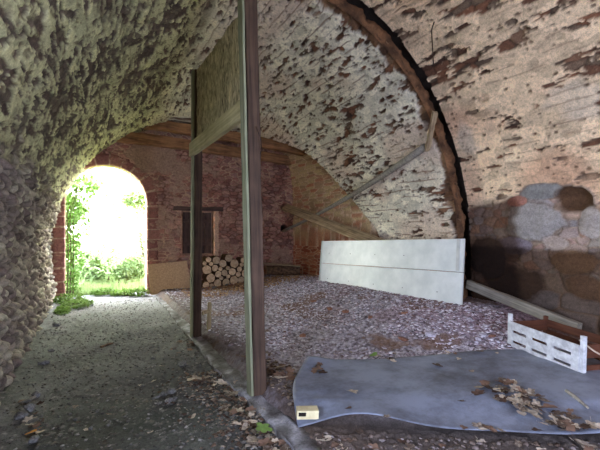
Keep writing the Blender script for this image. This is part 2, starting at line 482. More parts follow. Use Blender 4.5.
        col = mixc(col, mas, k)
        disp = disp * (1 - k) + k * (-0.01 + 0.022 * be + 0.012 * (bj - 0.5))
        # broken edge at the rib
        er = (1 - sst(0.10, 0.13, (Yg - RIB_Y) - 0.34 * (fbm(Sg * 3, Yg * 1.5 + 2.5, 64, 5, 0.62) - 0.32))) * sst(S_CROWN, S_CROWN + 0.3, Sg)
        col = mixc(col, pick([lin(70, 50, 38), lin(128, 92, 64), lin(98, 74, 58), lin(156, 122, 90)], i2) * (0.6 + 0.8 * n2)[..., None], er)
        fade = np.clip(1 - (Yg - RIB_Y) / 0.35, 0, 1)
        disp = disp - er * (0.02 + 0.04 * fade + 0.12 * (lum - 0.45) + 0.07 * (i1 - 0.5))
    else:
        hh = h
        k0 = (Sg > S_CROWN + 1.5)
        # big stones in the lower right wall
        b1, b2, bi, bj = cells((wv + 0.1) / 0.46, (hh + 0.02) / 0.25, 118, 0.75, 2.6)
        s1, s2, si, sj = cells(wv / 0.20, hh / 0.13, 122, 0.85, 2.4)
        small = bj < 0.35
        d1 = np.where(small, s1 * 0.6, b1); ed = np.where(small, s2 - s1, b2 - b1); idc = np.where(small, si, bi)
        be = sst(0.02, 0.12, ed)
        c_st = pick([lin(156, 150, 150), lin(182, 150, 126), lin(168, 160, 158), lin(172, 128, 104), lin(160, 142, 124), lin(184, 176, 168)], idc) * (0.75 + 0.5 * n2)[..., None]
        mort = lin(178, 156, 136)
        mas = mixc(np.broadcast_to(mort, c_st.shape), c_st, be)
        feat = np.zeros_like(Sg); fall = np.zeros_like(Sg); inside = np.zeros_like(Sg)
        for fx, fy, rx_, ry_, fc, bulge in ((535, 222, 29, 19, lin(162, 154, 148), 0.08), (545, 192, 20, 8, lin(142, 138, 134), 0.03), (520, 201, 10, 5, lin(172, 120, 104), 0.02),
                                            (578, 199, 19, 14, lin(92, 66, 46), -0.10), (592, 222, 13, 15, lin(172, 160, 150), 0.05), (512, 246, 17, 9, lin(140, 128, 134), 0.03),
                                            (556, 243, 13, 8, lin(176, 158, 146), 0.03), (512, 283, 28, 17, lin(104, 84, 68), 0.05), (488, 258, 18, 22, lin(92, 74, 60), 0.05), (572, 262, 22, 12, lin(150, 122, 96), 0.03),
                                            (585, 288, 22, 12, lin(146, 120, 98), 0.03)):
            c0 = at_x(fx, fy, 5.72); ca = at_x(fx - rx_, fy, 5.72); cb = at_x(fx, fy - ry_, 5.72)
            rr = np.hypot((Yg - c0.y) / abs(ca.y - c0.y), (hh - c0.z) / abs(cb.z - c0.z)) + 0.55 * (fbm(Yg * 4, hh * 5, 141, 3) - 0.5)
            fm = 1 - sst(0.88, 1.0, rr)
            inside = np.maximum(inside, fm)
            fall = np.maximum(fall, 1 - sst(1.0, 1.14, rr))
            gap = (1 - sst(1.0, 1.14, rr)) * (1 - fm)
            mas = mixc(mas, np.broadcast_to(lin(120, 100, 84), mas.shape), gap * 0.6)
            mas = mixc(mas, np.broadcast_to(fc, mas.shape) * (0.75 + 0.5 * n2)[..., None], fm)
            feat = feat * (1 - fm) + fm * bulge * np.clip(1.15 - rr ** 2, 0, 1)
        # damp brown foot of the wall, with the board's cast shadow painted in
        damp_shade = 1 - sst(1.28, 1.42, hh + 0.25 * (n1 - 0.5))
        mas = mixc(mas, mas * np.array([0.26, 0.19, 0.135]), damp_shade * 0.92)
        stain_shade = (1 - sst(0.78, 0.95, (RIB_Y - Yg) + 0.25 * (n1 - 0.5))) * (1 - sst(2.0, 2.3, hh + 0.3 * (n1 - 0.5)))  # brown stain beside the rib, with the rib's cast shade painted in
        mas = mixc(mas, mas * np.array([0.30, 0.22, 0.17]), stain_shade * 0.92)
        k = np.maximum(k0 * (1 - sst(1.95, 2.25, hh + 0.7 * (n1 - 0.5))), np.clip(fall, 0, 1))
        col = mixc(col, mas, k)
        disp = disp * (1 - k) + k * ((-0.025 + 0.05 * be * (1 - np.clip(d1 / 0.9, 0, 1) ** 3)) * (1 - inside) + 0.05 * (fbm(wu * 6, wv * 6, 131, 4) - 0.5) + feat)
    P = P + n * disp[..., None]
    return P, col

def rows():
    a = list(np.arange(BACK_Y, 1.7, 0.2))
    y = 1.7
    while y < RIB_Y - 0.008:
        a.append(y); y += 0.0135 + 0.0008 * y
    near = np.array(a + [RIB_Y])
    b = []; y = RIB_Y
    while y < FAR_Y - 0.01:
        b.append(y); y += 0.0125 + 0.0011 * y
    far = np.array(b + [FAR_Y, FAR_Y + 0.14])
    return near, far

YN, YF = rows()
YALL = np.concatenate([YN, YF[1:]])
S1 = 2.45                         # wall_left / ceiling
SWY, SWZ, SWW, SWH = 0.9, 1.55, 1.5, 1.3      # unseen window added in the left wall for fill light
S2 = LV + ARC - 1.2               # ceiling / wall_right
DS = 0.0165
sL = np.linspace(0, S1, int(S1 / DS))
sC = np.linspace(S1, S_CROWN, int((S_CROWN - S1) / DS))
sR = np.linspace(S_CROWN, S2, int((S2 - S_CROWN) / DS))
sW = np.linspace(S2, S_END, int((S_END - S2) / DS))
zero = lambda s: np.zeros_like(s)
OFF = 0.28
offn = lambda s: OFF * sst(S_CROWN, S_CROWN + 0.75, s)

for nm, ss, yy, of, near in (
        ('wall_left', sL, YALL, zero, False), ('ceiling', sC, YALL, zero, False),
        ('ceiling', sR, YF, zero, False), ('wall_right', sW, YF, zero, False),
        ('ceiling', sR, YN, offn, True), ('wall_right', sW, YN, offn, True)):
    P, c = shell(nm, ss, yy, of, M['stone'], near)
    keep = None
    if nm == 'wall_left':
        yc = P[:-1, :-1, 1] + 0.1; zc = P[:-1, :-1, 2]
        keep = ~((np.abs(yc - SWY) < SWW / 2) & (np.abs(zc - SWZ) < SWH / 2))
    tag(grid_obj(nm, P, c, M['stone'], keep), kind='structure')

# outer masonry face, unseen, added to block light leaking through walls and vault
def leak_block():
    ss = np.linspace(0, S_END, 160); yy = np.concatenate([np.arange(BACK_Y - 0.1, SWY - SWW / 2, 0.1), np.linspace(SWY - SWW / 2, SWY + SWW / 2, 16), np.arange(SWY + SWW / 2 + 0.1, FAR_Y + 0.5, 0.1)])
    Sg, Yg = np.meshgrid(ss, yy, indexing='ij')
    x, h = surf(Sg, Yg, np.full_like(Sg, 0.85))
    P = np.stack([x, Yg, h], -1)
    C = np.broadcast_to(lin(120, 100, 84), P.shape).copy()
    yc = (P[:-1, :-1, 1] + P[:-1, 1:, 1]) / 2; zc = P[:-1, :-1, 2]
    keep = ~((np.abs(yc - SWY) < SWW / 2) & (np.abs(zc - SWZ) < SWH / 2 + 0.05) & (P[:-1, :-1, 0] < 0))
    tag(grid_obj('leak_block_shell', P, C, M['stone'], keep), kind='structure')
leak_block()

# the broken masonry end of the far vault and the deep slot behind the nearer one
def rib():
    s = np.linspace(S_CROWN + 0.02, S_END, 420)
    path = [(-0.02, 0.03), (0.03, 0.0), (0.07, -0.02), (0.12, -0.01), (0.16, 0.10), (0.16, 0.6), (OFF + 0.12, 0.6), (OFF + 0.12, 0.3), (OFF + 0.12, 0.0), (OFF + 0.12, -0.4)]
    fac = sst(S_CROWN, S_CROWN + 0.75, s)
    P = np.zeros((len(s), len(path), 3)); C = np.zeros_like(P)
    for j, (o, dy) in enumerate(path):
        jag = 0.11 * (fbm(s * 6 + j * 0.6, s * 0 + j * 0.4, 301, 4) - 0.5) if 0 < j < 5 else 0
        x, h = surf(s, np.full_like(s, RIB_Y), (o + jag) * np.maximum(fac, 0.02))
        P[:, j] = np.stack([x, RIB_Y + dy + (0.16 * (fbm(s * 7, s * 0 + j * 0.7, 311, 4) - 0.5) if 0 < j < 5 else 0) + 0 * s, h], -1)
        v = fbm(s * 6, s * 0 + j * 1.7, 321, 3)
        C[:, j] = pick([lin(60, 44, 34), lin(104, 74, 52), lin(140, 100, 70)], np.clip(v * 1.6 - 0.3, 0, 1)) if j < 5 else lin(58, 48, 42)
    tag(grid_obj('trim_2', P, C, M['stone']), kind='structure')
rib()

# ------------------------------------------------------------------ far wall with door arch and window niche
DX, DR, DSP = 0.28, 0.91, 2.36       # door centre, radius, springing height
WX0, WX1, WZ0, WZ1 = 2.06, 2.95, 0.98, 2.18
HOLE = (5.12, 1.72)

def in_door(x, z, grow=0.0):
    r = DR + grow
    return ((np.abs(x - DX) < r) & (z < DSP)) | (((x - DX) ** 2 + (z - DSP) ** 2 < r * r) & (z >= DSP))

def far_wall():
    x = np.linspace(-1.5, 5.9, 380); z = np.linspace(-0.15, 5.0, 265)
    X, Z = np.meshgrid(x, z, indexing='ij')
    wx = X + 0.10 * (fbm(X * 2, Z * 2, 201, 3) - 0.5); wz = Z + 0.06 * (fbm(X * 2.4, Z * 1.5, 203, 3) - 0.5)
    f1, f2, i1, i2 = cells(wx / 0.20 + 0.5 * (fbm(X * 6, Z * 6, 213, 2) - 0.5), wz / 0.092 + 0.5 * (fbm(X * 6, Z * 6, 215, 2) - 0.5), 205, 0.95, 2.6)
    e = sst(0.02, 0.22, f2 - f1)
    st = pick([lin(138, 94, 82), lin(176, 124, 108), lin(150, 106, 96), lin(194, 150, 130), lin(166, 128, 116), lin(128, 92, 84)], i1)
    n = fbm(X * 1.2, Z * 1.2, 207, 4); n2 = fbm(X * 5, Z * 5, 209, 4)
    mort = mixc(np.broadcast_to(lin(110, 76, 60), st.shape), np.broadcast_to(lin(204, 170, 140), st.shape), sst(0.4, 0.6, fbm(X * 2.4, Z * 2.4, 211, 3)))
    col = mixc(mort, st, e)
    # remnant of lime plaster above the door, and pinkish render round it
    pm = sst(0.0, 0.04, 0.62 - np.hypot((X - 1.35) / 0.62, (Z - 3.62) / 0.5) * 0.62 + 0.35 * (n2 - 0.5))
    pm = np.maximum(pm, sst(0.57, 0.62, n * 0.5 + n2 * 0.5) * 0.75)
    col = mixc(col, np.broadcast_to(lin(168, 138, 118), col.shape) * (0.8 + 0.4 * n2)[..., None], pm)
    rough = -0.02 + 0.04 * e + 0.045 * (i2 - 0.5) + 0.03 * (n2 - 0.5)
    rough = rough * (1 - 0.6 * pm) + 0.012 * pm
    # pale plaster edge right of the shutter, its lit tone painted in
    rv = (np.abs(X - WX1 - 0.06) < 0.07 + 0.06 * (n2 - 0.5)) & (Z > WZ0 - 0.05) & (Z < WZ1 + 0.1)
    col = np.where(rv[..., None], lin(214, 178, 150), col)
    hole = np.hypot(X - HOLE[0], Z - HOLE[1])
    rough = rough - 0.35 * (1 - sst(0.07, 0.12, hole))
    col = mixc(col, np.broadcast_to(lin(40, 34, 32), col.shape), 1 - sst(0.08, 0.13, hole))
    P = np.stack([X, FAR_Y - rough, Z], -1)
    # drop the door and the niche
    xc = (X[:-1, :-1] + X[1:, 1:]) / 2; zc = (Z[:-1, :-1] + Z[1:, 1:]) / 2
    keep = ~in_door(xc, zc, 0.05) & ~((xc > WX0) & (xc < WX1) & (zc > WZ0) & (zc < WZ1))
    tag(grid_obj('wall_far', P, col, M['brick'], keep), kind='structure')
far_wall()

def door_arch():
    """stone surround: jamb quoins and voussoirs with their reveal"""
    us = np.linspace(0, 1, 330)
    perim = DSP + 0.12
    tot = 2 * perim + PI * DR
    ringpath = []
    for u in us:
        l = u * tot
        if l < perim: c = (DX - DR, -0.12 + l, -1, 0)
        elif l < perim + PI * DR:
            a = PI - (l - perim) / DR
            c = (DX + DR * math.cos(a), DSP + DR * math.sin(a), math.cos(a), math.sin(a))
        else: c = (DX + DR, DSP - (l - perim - PI * DR), 1, 0)
        ringpath.append(c)
    R = np.array(ringpath)
    l = us * tot
    prof = [(0.34, 0.03), (0.27, -0.015), (0.18, -0.028), (0.09, -0.028), (0.02, -0.02), (0.0, 0.01), (0.0, 0.10), (0.0, 0.2), (-0.0, 0.32), (0.0, 0.45), (0.04, 0.55)]
    P = np.zeros((len(us), len(prof), 3)); C = np.zeros_like(P)
    blk = np.floor(l / 0.30 + 0.2 * np.sin(l * 3)); fr = (l / 0.30 + 0.2 * np.sin(l * 3)) % 1.0
    joint = np.minimum(fr, 1 - fr) < 0.05
    tone = h2(blk, blk * 0 + 3, 401)
    for j, (g, dy) in enumerate(prof):
        gg = g if j > 0 else g * (0.55 + 0.6 * h2(blk, blk * 0, 405))
        nz = 0.02 * (fbm(l * 6, l * 0 + j, 407, 3) - 0.5)
        P[:, j, 0] = R[:, 0] + R[:, 2] * (gg + nz); P[:, j, 2] = R[:, 1] + R[:, 3] * (gg + nz)
        P[:, j, 1] = FAR_Y + dy + nz + np.where(joint, 0.02, 0)
        base = pick([lin(150, 98, 90), lin(172, 120, 108), lin(132, 86, 82)], tone) if j < 6 else pick([lin(186, 160, 116), lin(206, 178, 132)], tone)  # reveal stones coloured as lit by yellowish daylight
        C[:, j] = np.where(joint[:, None], lin(206, 176, 150), base)
    tag(grid_obj('trim_1', P, C, M['brick']), kind='structure')
door_arch()

# window niche: reveal + boarded shutter
def niche():
    bm = bmesh.new()
    y0, y1 = FAR_Y - 0.0, FAR_Y + 0.22
    q = [(WX0, WZ0), (WX1, WZ0), (WX1, WZ1), (WX0, WZ1)]
    a = [bm.verts.new((x, y0, z)) for x, z in q]; b = [bm.verts.new((x, y1, z)) for x, z in q]
    g = 0.07
    qo = [(WX0 - g, WZ0 - g), (WX1 + g, WZ0 - g), (WX1 + g, WZ1 + g), (WX0 - g, WZ1 + g)]
    f = [bm.verts.new((x, y0 + 0.06, z)) for x, z in qo]
    for k in range(4):
        bm.faces.new((a[k], a[(k + 1) % 4], b[(k + 1) % 4], b[k]))
        bm.faces.new((f[k], f[(k + 1) % 4], a[(k + 1) % 4], a[k]))
    bm.faces.new(b)
    o = bm_obj('window_1', bm, mottled_mat('niche_render', lin(150, 112, 92), lin(204, 168, 140), scale=7, rough=0.95, bump=0.4))
    tag(o, kind='structure')
    t = tag(empty('wooden_shutter', (WX0, FAR_Y + 0.15, WZ0)), 'dark boarded wooden shutter closing the small window in the far wall', 'shutter')
    w = (WX1 - WX0 - 0.1) / 4
    for k in range(4):
        x = 0.06 + w * (k + 0.5)
        timber('board', (x, 0, 0.03), (x, 0.0, WZ1 - WZ0 - 0.04), w - 0.006, 0.03, M['shutter'], t, seed=50 + k, rough=0.003)
    for z in (0.28, 0.92):
        timber('batten', (0.06, -0.035, z), (WX1 - WX0 - 0.06, -0.035, z), 0.03, 0.10, M['shutter'], t, seed=60, rough=0.003)
    lt = timber('window_lintel', (WX0 - 0.22, FAR_Y - 0.02, WZ1 + 0.05), (WX1 + 0.25, FAR_Y - 0.02, WZ1 + 0.06), 0.1, 0.11, M['shutter'], seed=8)
    tag(lt, 'short dark timber lintel over the boarded window', 'lintel')
niche()

# ------------------------------------------------------------------ floor
SA = np.array([1.40, 2.66]); SU = np.array([0.839, -0.544]); SVv = np.array([0.544, 0.839])   # the floor sheet's frame
SLEN, SWID = 3.05, 1.30

def floor_h(x, y):
    x = np.asarray(x, dtype=float); y = np.asarray(y, dtype=float)
    q = (x - SA[0]) * SVv[0] + (y - SA[1]) * SVv[1]
    base = 0.03 * (fbm(x * 1.3, y * 1.3, 501, 3) - 0.5) + 0.05 * sst(-0.35, -0.8, x)
    mound = 0.10 + 0.10 * sst(2.4, 4.2, x) + 0.24 * sst(3.3, 5.0, x) * sst(2.6, 4.0, y) + 0.06 * (fbm(x * 1.1, y * 1.1, 511, 3) - 0.5) * sst(4.2, 5.2, y)
    mound = mound - 0.12 * sst(8.0, 10.2, y) * sst(3.3, 5.0, x)
    k = sst(1.33, 1.50, x)
    front = sst(0.10, 0.36, q)
    beyond = sst(4.2, 4.6, x)
    mound = mound * np.maximum(0.35 + 0.65 * front, beyond) + 0.02
    flat = sst(0.2, 0.3, q) * (1 - sst(1.2, 1.4, q)) * (1 - beyond)
    return base * (1 - k) + k * (mound + 0.02 * (fbm(x * 4, y * 4, 517, 3) - 0.5) * (1 - flat))

def fh(x, y): return float(floor_h(np.array([x]), np.array([y]))[0])

def build_floor():
    x = np.concatenate([np.arange(-1.15, 1.2, 0.018), np.arange(1.2, 6.0, 0.018)])
    ys = [-2.2, -1.5, -0.8, -0.2, 0.4]
    y = 0.8
    while y < 11.2:
        ys.append(y); y += 0.010 + 0.0022 * y
    y = np.array(ys)
    X, Y = np.meshgrid(x, y, indexing='ij')
    Z = floor_h(X, Y)
    n1 = fbm(X * 2, Y * 2, 521, 5); n2 = fbm(X * 14, Y * 14, 523, 3)
    soil = pick([lin(70, 70, 70), lin(98, 97, 95), lin(128, 126, 126)], np.clip(n1 * 1.5 - 0.25, 0, 1)) * (0.75 + 0.5 * n2)[..., None]
    soil = mixc(soil, np.broadcast_to(lin(168, 164, 168), soil.shape), 0.55 * sst(6.5, 10.2, Y + 1.2 * (n1 - 0.5)))
    soil = mixc(soil, np.broadcast_to(lin(96, 110, 84), soil.shape), 0.15 * sst(0.5, 0.65, fbm(X * 1.2 + 3, Y * 1.2, 525, 3)))
    p1, p2, pi_, pj = cells(X / 0.05, Y / 0.05, 527, 0.9)
    peb = (pi_ > 0.72) * (1 - sst(0.2, 0.42, p1))
    soil = mixc(soil, pick([lin(70, 66, 64), lin(150, 146, 142), lin(120, 110, 100)], pj), peb)
    zs = 0.012 * peb + 0.012 * (n2 - 0.5)
    # crumbled plaster floor right of the kerb
    c1, c2, ci, cj = cells(X / 0.036, Y / 0.042, 531, 0.95)
    r = pick([lin(92, 82, 88), lin(166, 158, 174), lin(200, 194, 210), lin(126, 110, 118), lin(212, 208, 220), lin(104, 84, 82)], ci) * (0.7 + 0.3 * sst(0.02, 0.25, c2 - c1))[..., None]
    pinkm = sst(0.48, 0.62, fbm(X * 0.9, Y * 0.9, 533, 3)) * sst(3.2, 5.0, X + 0.25 * (Y - 4))
    r = mixc(r, r * np.array([1.0, 0.78, 0.78]), pinkm)
    brown = sst(0.56, 0.66, fbm(X * 1.8, Y * 1.8, 535, 4)) + sst(8.2, 9.2, Y + 0.6 * (n2 - 0.5))
    r = mixc(r, np.broadcast_to(lin(128, 98, 78), r.shape) * (0.7 + 0.6 * n2)[..., None], np.clip(brown, 0, 1) * 0.75)
    zr = 0.022 * (1 - np.clip(c1 / 0.7, 0, 1) ** 2) * cj + 0.015 * (n2 - 0.5)
    q = (X - SA[0]) * SVv[0] + (Y - SA[1]) * SVv[1]
    dirt = (1 - sst(0.15, 0.4, q)) * (1 - sst(4.2, 4.6, X))
    r = mixc(r, np.broadcast_to(lin(92, 82, 78), r.shape) * (0.6 + 0.8 * n2)[..., None], dirt)
    strip = (1 - sst(1.55, 2.0, X + 0.5 * (n1 - 0.5)))
    r = mixc(r, np.broadcast_to(lin(98, 84, 76), r.shape) * (0.6 + 0.8 * n2)[..., None], strip * 0.75)
    k = sst(1.32, 1.40, X)
    col = mixc(soil, r, k)
    undersheet = sst(0.0, 0.1, q) * (1 - sst(1.25, 1.35, q)) * (1 - sst(4.1, 4.3, X))
    Z = Z + zs * (1 - k) + zr * k * (1 - undersheet)
    P = np.stack([X, Y, Z], -1)
    tag(grid_obj('floor', P, col, M['soil']), kind='structure')
build_floor()

# ------------------------------------------------------------------ timber partition beside the path
def partition():
    t = tag(empty('timber_partition', (1.38, 3.6, 0)), 'tall weathered timber frame with straw infill panel standing on the kerb beside the path', 'partition')
    W = 0.122
    b0 = Vector((1.39, 3.46, 0.05)); b1 = Vector((1.34, 5.78, 0.05))
    loc = Vector(t.location)
    tp0 = Vector((1.29, 3.50, 4.6)); tp1 = Vector((1.36, 5.78, 4.0))
    for q0, q1, ww, dd, sd in ((b0, tp0, W, 0.14, 1), (b1, tp1, 0.11, 0.13, 2)):
        timber('post', q0 - loc, q1 - loc, ww, dd, M['dark_post'], t, seed=sd, seg=24, rough=0.004)['label'] = 'dark brown post'
        off = Vector((-dd / 2 - 0.012, 0.0, 0.0))
        timber('facing_lath', q0 - loc + off, q1 - loc + off, 0.024, ww + 0.002, M['lath'], t, seed=sd + 5, seg=24, rough=0.003, bevel=0.004)['label'] = 'pale lath on the path side of the post'
    timber('rail', Vector((1.315, 3.62, 2.83)) - loc, Vector((1.275, 5.84, 2.83)) - loc, 0.07, 0.20, M['rail'], t, seed=3, seg=14, rough=0.004)
    # straw / reed panel between the posts
    m, n = 60, 60
    P = np.zeros((m, n, 3)); C = np.zeros((m, n, 3))
    y = np.linspace(3.62, 5.78, m); z = np.linspace(2.9, 3.93, n)
    Yg, Zg = np.meshgrid(y, z, indexing='ij')
    Zg = Zg + (Zg - 2.9) / 1.0 * 0.05 * (Yg - 4.7) / 1.1 + (Zg - 2.9) / 1.2 * 0.07 * (fbm(Yg * 6, Yg * 0, 611, 3) - 0.5)
    front = 1.325 + 0.03 * (fbm(Yg * 20, Zg * 8, 601, 4) - 0.5)
    back = 1.40 + 0.02 * (fbm(Yg * 20, Zg * 8, 603, 4) - 0.5)
    bm = bmesh.new()
    fv = [[bm.verts.new((front[i, j] - loc.x, Yg[i, j] - loc.y, Zg[i, j])) for j in range(n)] for i in range(m)]
    bv = [[bm.verts.new((back[i, j] - loc.x, Yg[i, j] - loc.y, Zg[i, j])) for j in range(n)] for i in range(m)]
    for i in range(m - 1):
        for j in range(n - 1):
            bm.faces.new((fv[i][j], fv[i][j + 1], fv[i + 1][j + 1], fv[i + 1][j]))
            bm.faces.new((bv[i][j], bv[i + 1][j], bv[i + 1][j + 1], bv[i][j + 1]))
    for i in range(m - 1):
        for j in (0, n - 1): bm.faces.new((fv[i][j], fv[i + 1][j], bv[i + 1][j], bv[i][j]))
    for j in range(n - 1):
        for i in (0, m - 1): bm.faces.new((fv[i][j], fv[i][j + 1], bv[i][j + 1], bv[i][j]))
    bm_obj('straw_panel', bm, M['straw'], t)
    for k, yy in enumerate((4.1, 4.62, 5.16)):
        timber('panel_batten', Vector((1.43, yy, 2.88)) - loc, Vector((1.43, yy, 3.9)) - loc, 0.05, 0.05, M['post'], t, seed=12 + k)
    # old bolt holes / nails on the near post
    for z in (1.05, 2.02):
        o = bm_obj('nail', tube_bm([(1.30 - loc.x, 3.575 - loc.y, z), (1.285 - loc.x, 3.57 - loc.y, z)], 0.012, 8), M['iron'], t)
partition()

s0 = at_h(205.5, 336, 0.1)
st = tag(empty('short_stake', (1.50, 5.72, fh(1.5, 5.72))), 'short broken wooden stake standing just right of the farther post', 'stake')
timber('stake_upright', (0, 0, -0.05), (0.02, 0, 0.42), 0.05, 0.06, M['post'], st, seed=21, chip=0.4)
timber('crosspiece', (-0.10, -0.01, 0.27), (0.03, -0.02, 0.30), 0.035, 0.05, M['post'], st, seed=22)

# concrete kerb between path and rubble floor
def kerb():
    rnd = random.Random(4)
    ys = np.linspace(2.0, 9.7, 150)
    prof = [(-0.10, -0.10), (-0.098, 0.035), (-0.092, 0.044), (-0.02, 0.047), (0.05, 0.05), (0.095, 0.045), (0.10, -0.10)]
    P = np.zeros((len(ys), len(prof), 3)); C = np.zeros_like(P)
    for j, (dx, z) in enumerate(prof):
        cx = 1.335 + 0.03 * np.sin(ys * 0.9) + 0.02 * (ys > 4.5)
        P[:, j, 0] = cx + dx + 0.07 * (fbm(ys * 5, ys * 0 + j * 0.3, 621, 5, 0.6) - 0.5)
        P[:, j, 1] = ys
        P[:, j, 2] = z * (1 - 0.35 * sst(6.5, 9.7, ys)) + 0.05 * (fbm(ys * 5, ys * 0 + j * 0.35, 623, 5, 0.6) - 0.5)
        v = fbm(ys * 7, ys * 0 + j, 625, 3)
        C[:, j] = pick([lin(60, 52, 48), lin(112, 108, 108), lin(176, 174, 182)], np.clip(v * 1.6 - 0.3, 0, 1))
    o = grid_obj('concrete_kerb', P, C, M['brick'])
    tag(o, 'rough grey concrete kerb running along the right edge of the path', 'kerb')
kerb()

# ------------------------------------------------------------------ white board leaning near the right wall
def white_board():
    bl = Vector((4.70, 7.80, 0.33)); br = Vector((5.01, 4.06, 0.44))
    tl = Vector((4.82, 7.74, 1.375)); tr = Vector((5.12, 4.06, 1.51))
    t = tag(empty('white_board', bl), 'long white painted two-plank board leaning on edge near the right wall', 'board')
    ex = (br - bl); L = ex.length; ex = ex.normalized()
    ez = ((tl - bl) + (tr - br)); Hh = ez.length / 2; ez = (ez - ex * ez.dot(ex)).normalized()
    ey = ez.cross(ex)
    t.matrix_basis = Matrix.Translation(bl) @ Matrix((ex, ey, ez)).transposed().to_4x4()
    hs = Hh / 2
    for k in range(2):
        timber('plank', (0.02, 0, hs * (k + 0.5)), (L, 0, hs * (k + 0.5)), 0.035, hs - 0.008, M['white_paint'], t, seed=31 + k, rough=0.0012, bevel=0.004, seg=14)
    timber('end_strip', (0.0, -0.004, 0.0), (0.0, -0.004, Hh), 0.05, 0.05, M['edge_white'], t, seed=33, rough=0.001, bevel=0.004)
    timber('end_strip', (L - 0.09, -0.012, hs + 0.02), (L - 0.09, -0.012, Hh - 0.01), 0.06, 0.035, M['edge_white'], t, seed=34, rough=0.001, bevel=0.003)
    for k in range(9):
        x = 0.3 + (k % 5) * 0.75; z = hs * (0.35 if k < 5 else 1.45)
        bm = bmesh.new(); bmesh.ops.create_circle(bm, cap_ends=True, radius=0.009, segments=8, matrix=Matrix.Translation((x, -0.0195, z)) @ Matrix.Rotation(PI / 2, 4, 'X'))
        r = bmesh.ops.extrude_face_region(bm, geom=bm.faces[:])
        bmesh.ops.translate(bm, vec=(0, 0.003, 0), verts=[v for v in r['geom'] if isinstance(v, bmesh.types.BMVert)])
        bm_obj('screw', bm, M['iron'], t)
white_board()

# plank and pole behind it
p0 = at_y(284.5, 207, 10.1); p1 = at_x(378, 243, 5.05)
pe = p0 + (p1 - p0) * 1.22
tag(timber('leaning_plank', p0, pe, 0.05, 0.26, M['plank'], seed=41, roll=-0.9, rough=0.004),
    'long brown plank sloping down from the far corner behind the white board', 'plank')
a0 = at_y(283, 231, 10.45); a1 = at_x(338, 203, 5.08); a2 = at_x(425, 147, 4.90)
pts = [a0]
for k in range(1, 13):
    u = k / 12
    pts.append(a0 * (1 - u) ** 2 + (a1 * 2 - (a0 + a2) * 0.5) * 2 * u * (1 - u) + a2 * u * u)
tag(bm_obj('long_pole', tube_bm(pts, [0.035 + 0.028 * k / 12 for k in range(13)], 10, rough=0.12), M['grey_wood'], smooth=True),
    'thin grey pole rising from the hole in the corner to the rib', 'pole')
w0 = at_x(427, 150, 4.86); w1 = at_x(435, 112, 4.62)
tag(timber('timber_stub', w0, w1, 0.07, 0.09, M['plank'], seed=45, chip=0.3),
    'short upright timber stub wedged beside the dark rib, above the pole tip', 'timber')

# wall beams on the far wall
b0 = at_y(118, 143, FAR_Y - 0.14); b1 = at_y(299, 158, FAR_Y - 0.14)
tag(timber('wall_beam', (0.45, FAR_Y - 0.12, 3.98), (5.30, FAR_Y - 0.10, 3.78), 0.20, 0.27, M['oldbeam'], seed=51, rough=0.012, seg=24, bow=(0, 0.03)),
    'lower of two old beams across the top of the far wall', 'beam')
tag(timber('wall_beam', (0.70, FAR_Y - 0.22, 4.36), (5.38, FAR_Y - 1.15, 3.86), 0.26, 0.24, M['oldbeam'], seed=52, rough=0.016, seg=24, bow=(0, 0.05), chip=0.35),
    'upper of two old beams, tucked under the vault at the far wall', 'beam')

# chipboard sheet beside the doorway
c = [at_y(148, 296, 10.22), at_y(190, 291, 10.3), at_y(182, 262, 10.56), at_y(148.5, 268, 10.55)]
bl = Vector((1.20, 10.28, 0.02)); br = Vector((2.20, 10.34, 0.03))
o = bm_obj('chipboard_sheet', timber_bm(1.0, 0.022, 0.78, rough=0.002, bevel=0.003), M['chipboard'])
o.matrix_basis = Matrix.Translation((1.21, 10.34, 0.40)) @ Euler((-0.30, 0.0, 0.06)).to_matrix().to_4x4() @ Matrix.Rotation(-0.06, 4, 'Y')
tag(o, 'tan chipboard sheet leaning on the far wall right of the doorway', 'sheet')

# ------------------------------------------------------------------ firewood
def log_parts(r, L, seed):
    rnd = random.Random(seed)
    n = 18
    prof = [r * (1 + 0.10 * math.sin(2 * PI * k / n * 2 + rnd.random() * 6) * 0.6 + 0.06 * (rnd.random() - 0.5)) for k in range(n)]
    bm = bmesh.new()
    rings = []
    for i, (y, sc) in enumerate(((0, 0.97), (0.012, 1.0), (L / 2, 1.02), (L, 0.98))):
        rings.append([bm.verts.new((prof[k] * sc * math.cos(2 * PI * k / n), y, prof[k] * sc * math.sin(2 * PI * k / n))) for k in range(n)])
    for a, b in zip(rings[:-1], rings[1:]):
        for k in range(n): bm.faces.new((a[k], a[(k + 1) % n], b[(k + 1) % n], b[k]))
    bm.faces.new(rings[-1])
    me_bark = bpy.data.meshes.new('bark'); bmesh.ops.recalc_face_normals(bm, faces=bm.faces); bm.to_mesh(me_bark); bm.free(); me_bark.materials.append(M['bark'])
    bm = bmesh.new()
    cap = [bm.verts.new((prof[k] * 0.95 * math.cos(2 * PI * k / n), -0.004, prof[k] * 0.95 * math.sin(2 * PI * k / n))) for k in range(n)]
    cap2 = [bm.verts.new((prof[k] * 0.6 * math.cos(2 * PI * k / n), -0.008, prof[k] * 0.6 * math.sin(2 * PI * k / n))) for k in range(n)]
    capb = [bm.verts.new((v.co.x, 0.01, v.co.z)) for v in cap]
    for k in range(n):
        bm.faces.new((cap[k], cap2[k], cap2[(k + 1) % n], cap[(k + 1) % n]))
        bm.faces.new((cap[k], cap[(k + 1) % n], capb[(k + 1) % n], capb[k]))
    bm.faces.new(cap2)
    me_end = bpy.data.meshes.new('cut_end'); bmesh.ops.recalc_face_normals(bm, faces=bm.faces); bm.to_mesh(me_end); bm.free(); me_end.materials.append(M['log_end'])
    return me_bark, me_end

